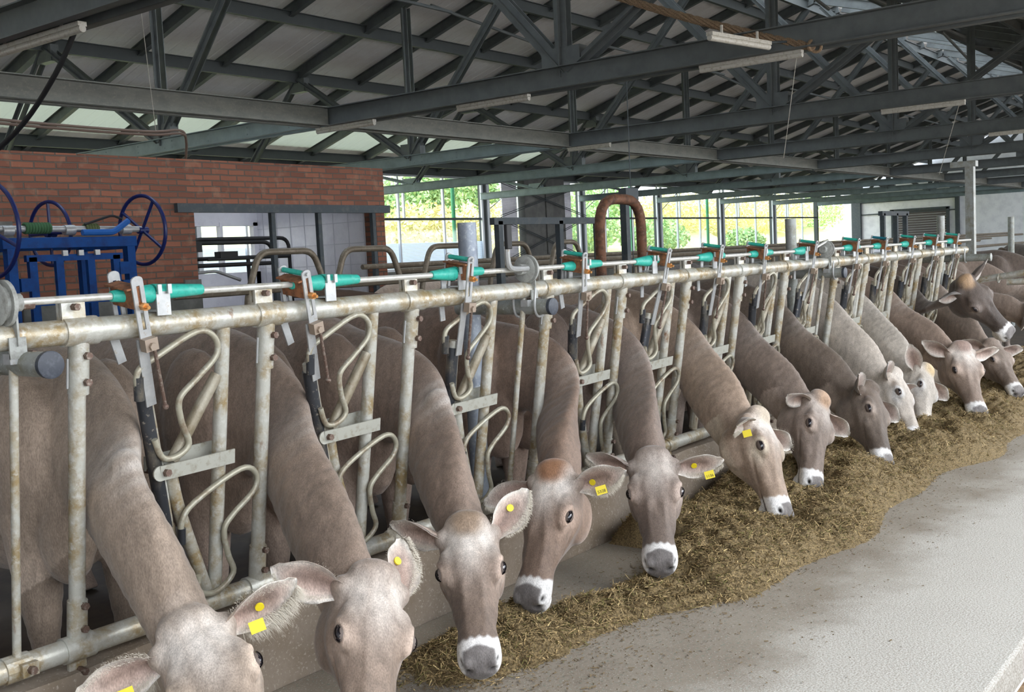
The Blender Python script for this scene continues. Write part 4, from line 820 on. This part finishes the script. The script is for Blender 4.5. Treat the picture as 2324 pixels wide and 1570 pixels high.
    for s, (sp, fwd, lift, cup) in zip((-1, 1), ears):
        dirv = unit(Yh*s*sp*1.0+X*fwd+Zh*lift); nor = unit(X*(1-cup)+Zh*(.15+cup)+Yh*s*.1); nor = unit(nor-dirv*(nor@dirv)); wv = np.cross(dirv, nor)
        B = H(.04, s*.092, -.062); Ln = .225*sc; nu, nw = 16, 12; off = len(EV)
        for side in (0, 1):
            for i in range(nu+1):
                u = i/nu; w_ = sc*(.018+.042*math.sin(min(1, u*1.12)**1.1*PI)**.85+.006*u)*(1 if u < .97 else .55)*(1 if u < .995 else .3)
                if u < .25: w_ = sc*(.024+(w_-.0)*.0+.022*(u/.25))
                cupd = sc*(.036*math.sin(min(u*1.3+.15, 1)*PI)**.7+.008)
                for j in range(nw+1):
                    vv = -1+2*j/nw; p = B+dirv*(Ln*u)+wv*(w_*vv)+nor*(cupd*(abs(vv)**1.9)-cupd*.55-.012*sc*u*u*2)
                    if side: p = p-nor*sc*(.010*(1-abs(vv)**4)*(1-u**5)+.0015)
                    EV.append(p); 
                    if side == 0:
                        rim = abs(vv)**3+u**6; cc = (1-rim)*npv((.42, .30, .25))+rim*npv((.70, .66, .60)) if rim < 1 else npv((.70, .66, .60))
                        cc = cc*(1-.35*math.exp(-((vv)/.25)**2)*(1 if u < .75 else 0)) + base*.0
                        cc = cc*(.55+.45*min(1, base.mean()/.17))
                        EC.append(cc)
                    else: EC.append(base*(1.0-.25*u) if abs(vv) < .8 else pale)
        st = (nu+1)*(nw+1)
        for side in (0, 1):
            for i in range(nu):
                for j in range(nw):
                    a0 = off+side*st+i*(nw+1)+j; q_ = (a0, a0+1, a0+nw+2, a0+nw+1); EF.append(q_ if side == 0 else q_[::-1])
        for i in range(nu):
            for j in (0, nw): a0 = off+i*(nw+1)+j; EF.append((a0, a0+nw+1, a0+st+nw+1, a0+st))
        for j in range(nw): a0 = off+nu*(nw+1)+j; EF.append((a0, a0+1, a0+st+1, a0+st))
        fr.append((B, dirv, wv, nor, Ln))
    nf = len(me.polygons); cv = np.vstack([co_, np.array(EV)]); loops = np.empty(len(me.loops), int); me.loops.foreach_get('vertex_index', loops)
    ls = np.empty(nf, int); me.polygons.foreach_get('loop_start', ls); lt = np.empty(nf, int); me.polygons.foreach_get('loop_total', lt)
    ef = np.array(EF)+nv
    m2_ = bpy.data.meshes.new(name); m2_.vertices.add(len(cv)); m2_.vertices.foreach_set('co', cv.reshape(-1))
    m2_.loops.add(len(loops)+ef.size); m2_.loops.foreach_set('vertex_index', np.concatenate([loops, ef.reshape(-1)]))
    m2_.polygons.add(nf+len(ef)); m2_.polygons.foreach_set('loop_start', np.concatenate([ls, len(loops)+4*np.arange(len(ef))])); m2_.polygons.foreach_set('loop_total', np.concatenate([lt, np.full(len(ef), 4)]))
    m2_.update(calc_edges=True); m2_.polygons.foreach_set('use_smooth', np.ones(nf+len(ef), bool))
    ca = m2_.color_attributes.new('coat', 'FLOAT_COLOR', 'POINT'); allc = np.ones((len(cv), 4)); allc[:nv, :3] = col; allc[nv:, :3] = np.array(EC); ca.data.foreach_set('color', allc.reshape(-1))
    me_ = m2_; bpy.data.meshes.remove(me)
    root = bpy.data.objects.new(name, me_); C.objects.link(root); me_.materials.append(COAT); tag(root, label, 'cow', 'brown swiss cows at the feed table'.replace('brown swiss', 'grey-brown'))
    me_.transform(Matrix.Translation(-Vector((xb, .5, 0)))); root.location = (xb, .5, 0)
    for s in (-1, 1):
        bb = MB(); bb.ball(H(.190, s*(EYC[1]-.003), -.031), Vector((.0255, .0195, .0175))*sc, 12, Mh); obj('eye', bb, EYEM, root)
        cc_ = npv(H(.190, s*(EYC[1]-.003), -.031)); lb = MB(); lb.ball(cc_, Vector((.0285, .0225, .0205))*sc, 12, Mh)
        keep = []
        for f_ in lb.f:
            c_ = (np.mean([lb.v[q_] for q_ in f_], axis=0)-cc_) @ R3.T/sc
            w_ = c_[2]*.78-c_[1]*s*.62; out_ = c_[2]*.62+c_[1]*s*.78
            if w_ > .0095-.22*abs(c_[0]) or w_ < -.012+.22*abs(c_[0]) or out_ < 0: keep.append(f_)
        lb.f = keep; lb.m = [0]*len(keep); obj('eyelid', lb, LIDM, root)
    # tags
    for (s, kind, u, txt) in tags:
        B, dv, wv, nor, Ln = fr[0 if s < 0 else 1]
        # s refers to head-local side
        if kind == 'disc':
            c = B+dv*Ln*u-nor*.004+wv*.012*(1 if u < .5 else -1); bb = MB(); bb.disc(c-nor*.012, nor, .014, .006, 18); bb.disc(c-nor*.016, nor, .006, .006, 10); obj('ear_button', bb, TAGY, root)
        else:
            vd = unit(E-B); dn = unit(npv((0, 0, -1))-vd*(-vd[2])); rr = np.cross(dn, vd); rr = rr if rr@cr > 0 else -rr
            c = B+dv*Ln*u+wv*0+dn*.040+nor*.012; tl = math.radians(-14); r2 = rr*math.cos(tl)+dn*math.sin(tl); d2 = dn*math.cos(tl)-rr*math.sin(tl)
            Mt = Matrix(np.array([r2, d2, np.cross(r2, d2)]).T.tolist()); bb = MB(); bb.box(c, (.046, .037, .003), Mt); tg = obj('ear_tag', bb, TAGY, root, smooth=False)
            if txt:
                cu = bpy.data.curves.new('t', 'FONT'); cu.body = txt; cu.size = .018; cu.align_x = 'CENTER'; cu.align_y = 'CENTER'; cu.extrude = .0004
                to = bpy.data.objects.new('t', cu); C.objects.link(to); dg = bpy.context.evaluated_depsgraph_get(); dg.update(); tm = bpy.data.meshes.new_from_object(to.evaluated_get(dg)); bpy.data.objects.remove(to)
                fn = np.cross(r2, -d2); fn = unit(fn); 
                Q = Matrix(np.array([r2, -d2, fn]).T.tolist()).to_4x4(); Q.translation = Vector(c+fn*.0022-d2*-.006); tm.transform(Q)
                if fn@vd < 0: pass
                obj('tag_number', tm, INK, tg)
    if fringe:
        for k, (B, dv, wv, nor, Ln) in enumerate(fr):
            m_ = 1300; u = RNG.uniform(.12, .98, m_); sgn = np.where(RNG.uniform(size=m_) < .75, 1, -1)*1.0
            lowdir = 1 if (wv@Zw) < 0 else -1
            edge = np.where(sgn > 0, lowdir, -lowdir); wid = .064*np.sin(np.clip(u*1.05, 0, 1)*PI)**.7*sc+.006
            p = B+dv*(Ln*u)[:, None]+wv*(wid*edge*RNG.uniform(.55, 1, m_))[:, None]+nor*(RNG.uniform(-.006, .012, m_))[:, None]
            ln = RNG.uniform(.012, .042, m_)*np.where(sgn > 0, 1, .35)*fringe; dd = wv*edge[:, None]+RNG.normal(scale=.35, size=(m_, 3))+dv*.4; dd /= np.linalg.norm(dd, axis=1)[:, None]
            tip = p+dd*ln[:, None]+np.c_[np.zeros(m_), np.zeros(m_), -ln*.35]; sdv = np.cross(dd, E-B); sdv /= np.linalg.norm(sdv, axis=1)[:, None]
            vv = np.stack([p-sdv*.0006, p+sdv*.0006, tip], 1).reshape(-1, 3); hm_ = bpy.data.meshes.new('ear_hair'); hm_.from_pydata(vv.tolist(), [], np.arange(3*m_).reshape(-1, 3).tolist()); obj('ear_hair', hm_, HAIRM, root)
    return root
BR = (.235, .178, .150)
cow((1.82, -.29, .525), (1.78, -.72, .12), .12, 1.845, 2.02, (.27, .215, .185), 'cow', 'nearest cow, lower left, pale hairy ears spread wide and head cut by the bottom edge', ears=((.95, .0, .1, .25), (.95, .12, .30, .15)), blaze=.8, dark=.1, vox=.010, callus=1, tags=((1, 'disc', .45, None), (-1, 'tag', .45, None), (1, 'tag', .4, None)), fringe=1.3, withz=1.33)
cow((2.38, -.54, .555), (2.10, -.74, .08), .40, 2.56, 2.74, (.225, .172, .148), 'cow', 'second cow from the left, one round ear raised, head cut by the bottom edge', ears=((.97, -.02, .15, .3), (.15, -1, .0, .6)), blaze=.55, dark=.1, vox=.010, tags=((1, 'disc', .6, None),), fringe=.32, withz=1.31)
cow((3.02, -.37, .56), (2.79, -.60, .11), -.03, 3.31, 3.48, (.215, .162, .140), 'cow', 'third cow from the left with cream forehead and a round bump on its neck', ears=((.9, -.40, .0, .1), (.62, -.6, .2, .5)), poll=(.30, .21, .14), blaze=.8, dark=.55, vox=.010, callus=1, tags=((1, 'disc', .55, None),), fringe=.32, withz=1.24)
cow((3.72, -.27, .62), (3.43, -.34, .11), -.50, 4.27, 4.42, (.205, .145, .120), 'cow', 'fourth cow from the left with rusty orange curls on its poll', ears=((.75, .45, .1, .3), (.95, -.12, .2, .3)), poll=(.32, .15, .07), blaze=.8, dark=.3, vox=.010, tags=((1, 'disc', .3, None), (1, 'tag', .55, '5328')), fringe=.4, withz=1.22)
cow((4.42, -.37, .57), (4.13, -.56, .11), .02, 4.95, 5.12, (.20, .155, .140), 'cow', 'fifth cow from the left, facing the camera with ears level and yellow tag 1136', ears=((.9, -.25, .1, .05), (.95, .02, .1, .1)), blaze=.5, dark=.45, vox=.010, tags=((1, 'disc', .4, None), (1, 'tag', .7, '1136')), fringe=.35, withz=1.26)
cow((5.43, -.49, .62), (5.21, -.68, .11), 1.15, 5.68, 5.84, (.31, .235, .195), 'cow', 'beige cow in right profile with a cream forehead and yellow tag in its ear', ears=((.6, .35, .1, .1), (.75, .3, .1, .2)), poll=(.50, .42, .32), blaze=.7, dark=.0, vox=.011, tags=((-1, 'tag', .3, None),), fringe=.25)
cow((6.21, -.53, .60), (5.90, -.56, .11), .95, 6.38, 6.54, (.185, .145, .130), 'cow', 'grey-brown cow behind the beige one with an orange-brown poll lump', ears=((.7, .3, .1, .1), (.75, .25, .1, .2)), poll=(.42, .27, .17), blaze=.3, dark=.2, vox=.011)
cow((7.03, -.55, .57), (6.73, -.71, .10), 1.1, 7.08, 7.24, (.135, .105, .090), 'cow', 'dark brown cow with a pale fuzzy ear, third of the profiles in the middle right', ears=((.5, .1, .35, .6), (.7, .3, .1, .2)), poll=(.10, .07, .05), dark=.5, vox=.012, neckdark=.3)
cow((7.88, -.44, .565), (7.63, -.63, .10), 1.25, 7.98, 8.14, (.46, .415, .395), 'cow', 'near-white cow lowering its pale pink nose into the silage', ears=((.6, .1, .35, .5), (.7, .2, .2, .2)), blaze=.3, dark=-.2, vox=.012, nose=.3)
cow((8.27, -.55, .545), (7.93, -.59, .12), 1.0, 8.64, 8.80, (.44, .405, .39), 'cow', 'pale silver cow half hidden behind the near-white one, yellowish poll', ears=((.9, -.3, .3, .1), (.7, .2, .1, .2)), poll=(.52, .38, .2), dark=.1, vox=.012, nose=.5)
cow((9.06, -.58, .65), (8.83, -.75, .11), .62, 9.33, 9.50, (.25, .19, .165), 'cow', 'brown cow with both pinkish ears spread, right of the pale pair', ears=((.95, -.25, .2, .0), (.9, -.1, .1, .1)), poll=(.24, .16, .13), blaze=.6, dark=.1, vox=.013)
cow((9.70, -.45, 1.15), (9.94, -.73, .65), .75, 10.0, 10.15, (.085, .065, .058), 'cow', 'black-brown cow holding its head up over the others, tan poll tuft', ears=((.9, -.3, .2, .0), (.7, .0, .1, .2)), poll=(.38, .24, .13), dark=.6, vox=.013, raised=True)
cow((10.38, -.50, .56), (10.15, -.75, .11), .85, 10.72, 10.85, (.21, .165, .145), 'cow', 'grey-brown cow at the right edge below the raised dark one', ears=((.9, -.2, .1, .0), (.7, .1, .1, .1)), dark=.3, vox=.014)
for i, (p, m, xg, xb, yw_, ct, lb) in enumerate((((11.9, -.5, .78), (12.2, -.75, .40), 11.9, 12.0, .0, (.20, .155, .135), 'brown cow cut by the right edge behind the raised dark one'),
        ((13.6, -.3, .9), (14.0, -.6, .6), 13.4, 13.4, .0, (.24, .19, .17), 'greyish cow whose back shows at the far right'),
        ((15.6, -.3, .9), (15.9, -.6, .6), 15.4, 15.4, .1, (.15, .12, .11), 'dark cow whose back shows beyond the far fence end'))):
    cow(p, m, .8, xg, xb, ct, 'cow', lb, vox=.018, yaw=yw_, dark=.3)
for i, (x, y, a, ct, lb) in enumerate(((9.6, 6.4, 1.5, (.42, .33, .28), 'pale cow far behind, seen between two stall dividers'), (9.2, 5.05, 1.55, (.12, .09, .08), 'dark cow standing in the stalls behind the middle cows'), (13.5, 5.05, 1.55, (.10, .08, .07), 'dark cow in the stalls behind the right part of the fence'), (19.0, 3.2, 1.2, (.09, .07, .06), 'distant dark cow left of the square zinc post'), (22.0, 1.2, .9, (.13, .10, .08), 'distant brown cow right of the square zinc post'))):
    X_ = 2*0
    c = cow((x+.1, y-.9, .95), (x+.1, y-1.3, .6), .3, x, x, ct, 'cow', lb, vox=.022, dark=.2)
    c.rotation_euler = (0, 0, -a); c.location = (x, y, -.02)
# ------------------------------------------------------------------ silage
def ph(x, y):
    s = 2.85+.9*0; edge = -.62-.38*np.clip((x-3.0)/1.2, 0, 1)-.10*np.clip((x-4.5)/3, 0, 1)+.07*np.sin(x*2.1)+.04*np.sin(x*5.3+1)
    inner = .02+.02*np.sin(x*3)-.40*np.clip((4.6-x)/1.2, 0, 1)*(x > 3.3)*0
    inner = np.where(x < 4.7, -.30+.12*np.sin(x*2.6), .02)*1.0
    inner = np.where(x < 3.5, -.12, inner)
    h = (.10+.13*np.clip((x-3.6)/2, 0, 1))*(.75+.25*np.sin(x*4.2+.6))
    t = sstep(0, 1, (y-edge)/.32)*sstep(0, 1, (inner+.10-y)/.22)
    t = t*sstep(2.55, 3.5, x)
    holes = 0
    return h, t
HOLES = [(3.50, -.40), (4.15, -.62), (5.25, -.72), (5.95, -.60), (6.78, -.74), (7.67, -.72), (8.9, -.79), (10.2, -.78), (2.8, -.65)]
def hgt(x, y):
    h, t = ph(x, y); z = h*t
    for hx, hy in HOLES: z = z*(1-.62*np.exp(-((x-hx)/.13)**2-((y-hy)/.12)**2))
    n_ = .5*np.sin(x*23+1.7*np.sin(y*17))*np.sin(y*27+1.3*np.sin(x*19))+.5*np.sin(x*41+y*13)*np.sin(y*47-x*9)
    return z+t*.032*n_+t*.02*np.sin(x*11+y*7)*np.sin(y*15-x*5)+t*.010*np.sin(x*90+y*31)*np.sin(y*83-x*37)-.012*(1-t)
nx, ny = 900, 150
gx = np.concatenate([np.linspace(2.45, 6, 520), np.linspace(6.01, 14, 380)]); gy_ = np.linspace(-1.32, .12, ny)
XX, YY = np.meshgrid(gx, gy_, indexing='ij'); ZZ = hgt(XX, YY)+RNG.normal(scale=.003, size=XX.shape)*(ph(XX, YY)[1] > .05)
vs = np.stack([XX, YY, ZZ], -1).reshape(-1, 3); I = np.arange(nx*ny).reshape(nx, ny)
fs = np.stack([I[:-1, :-1], I[1:, :-1], I[1:, 1:], I[:-1, 1:]], -1).reshape(-1, 4)
ns_ = 150000; px_ = 2.6+RNG.beta(1, 2.1, ns_)*9.5; py_ = RNG.uniform(-1.3, .1, ns_); tt_ = ph(px_, py_)[1]
keep = RNG.uniform(size=ns_) < np.clip(tt_*1.5, .0, 1); px_, py_ = px_[keep], py_[keep]; k_ = len(px_)
pz_ = hgt(px_, py_)+.004+RNG.uniform(0, .006, k_); a_ = RNG.uniform(0, 2*PI, k_); el = RNG.normal(.1, .35, k_); ln = RNG.uniform(.005, .022, k_)*(1+(RNG.uniform(size=k_) < .08)*1.5); wd = RNG.uniform(.0008, .0022, k_)
dx, dy, dz = np.cos(a_)*np.cos(el), np.sin(a_)*np.cos(el), np.sin(el); sx_, sy_ = -np.sin(a_), np.cos(a_)
c_ = np.stack([px_, py_, pz_], 1); D = np.stack([dx, dy, dz], 1)*ln[:, None]; S = np.stack([sx_, sy_, np.full(k_, .4)], 1)*wd[:, None]
sv = np.stack([c_-D-S, c_+D-S, c_+D+S, c_-D+S], 1).reshape(-1, 3); n0_ = len(vs)
allv = np.vstack([vs, sv]); sf = np.arange(4*k_).reshape(-1, 4)+n0_
me = bpy.data.meshes.new('silage'); me.vertices.add(len(allv)); me.vertices.foreach_set('co', allv.reshape(-1)); af = np.vstack([fs, sf])
me.loops.add(af.size); me.loops.foreach_set('vertex_index', af.reshape(-1)); me.polygons.add(len(af)); me.polygons.foreach_set('loop_start', 4*np.arange(len(af))); me.polygons.foreach_set('loop_total', np.full(len(af), 4)); me.update(calc_edges=True)
cc = me.color_attributes.new('tint', 'FLOAT_COLOR', 'POINT'); base = np.array([.30, .215, .10]); cv = np.ones((len(allv), 4)); cv[:n0_, :3] = base*.62
tone = RNG.uniform(.45, 1.45, k_)[:, None]*base*np.array([[1, 1, 1]]); ye = RNG.uniform(size=k_) < .06; tone[ye] = np.array([.66, .50, .24])*RNG.uniform(.7, 1.1, ye.sum())[:, None]; gr = RNG.uniform(size=k_) < .15; tone[gr] = np.array([.15, .13, .04])
cv[n0_:, :3] = np.repeat(tone, 4, 0); cc.data.foreach_set('color', cv.reshape(-1))
sm = bpy.data.materials.new('silage_chop'); sm.use_nodes = True; t = sm.node_tree; bs = t.nodes['Principled BSDF']; vc = t.nodes.new('ShaderNodeVertexColor'); vc.layer_name = 'tint'
g = t.nodes.new('ShaderNodeNewGeometry'); nz = t.nodes.new('ShaderNodeTexNoise'); nz.inputs['Scale'].default_value = 140; nz.inputs['Detail'].default_value = 3; t.links.new(g.outputs['Position'], nz.inputs['Vector'])
mr = t.nodes.new('ShaderNodeMapRange'); mr.inputs[1].default_value = .35; mr.inputs[2].default_value = .65; mr.inputs[3].default_value = .45; mr.inputs[4].default_value = 1.5; t.links.new(nz.outputs['Fac'], mr.inputs[0])
sc_ = t.nodes.new('ShaderNodeVectorMath'); sc_.operation = 'SCALE'; t.links.new(vc.outputs[0], sc_.inputs[0]); t.links.new(mr.outputs[0], sc_.inputs['Scale']); t.links.new(sc_.outputs[0], bs.inputs['Base Color']); bs.inputs['Roughness'].default_value = .9
me.materials.append(sm); so_ = bpy.data.objects.new('silage_heap', me); C.objects.link(so_); tag(so_, 'long heap of chopped brown silage on the feed table in front of the cows', 'silage', None, 'stuff')
# crumbs on the concrete
k_ = 16000; px_ = 2.2+RNG.beta(1, 1.6, k_)*9; py_ = -.55-np.abs(RNG.normal(scale=.42, size=k_))+RNG.uniform(0, .5, k_); py_ = np.clip(py_, -2.0, .08); a_ = RNG.uniform(0, 2*PI, k_); ln = RNG.gamma(1.2, .0022, k_)+.001; wd = RNG.uniform(.0006, .0026, k_)
c_ = np.stack([px_, py_, np.full(k_, .0045)], 1); D = np.stack([np.cos(a_), np.sin(a_), np.zeros(k_)], 1)*ln[:, None]; S = np.stack([-np.sin(a_), np.cos(a_), np.full(k_, .5)], 1)*wd[:, None]
sv = np.stack([c_-D-S, c_+D-S, c_+D+S, c_-D+S], 1).reshape(-1, 3); me = bpy.data.meshes.new('crumbs'); me.from_pydata(sv.tolist(), [], np.arange(4*k_).reshape(-1, 4).tolist()); 
o = obj('silage_crumbs', me, mat('crumb', (.16, .115, .06), .9)); tag(o, 'loose silage crumbs scattered over the concrete', 'silage crumbs', None, 'stuff')
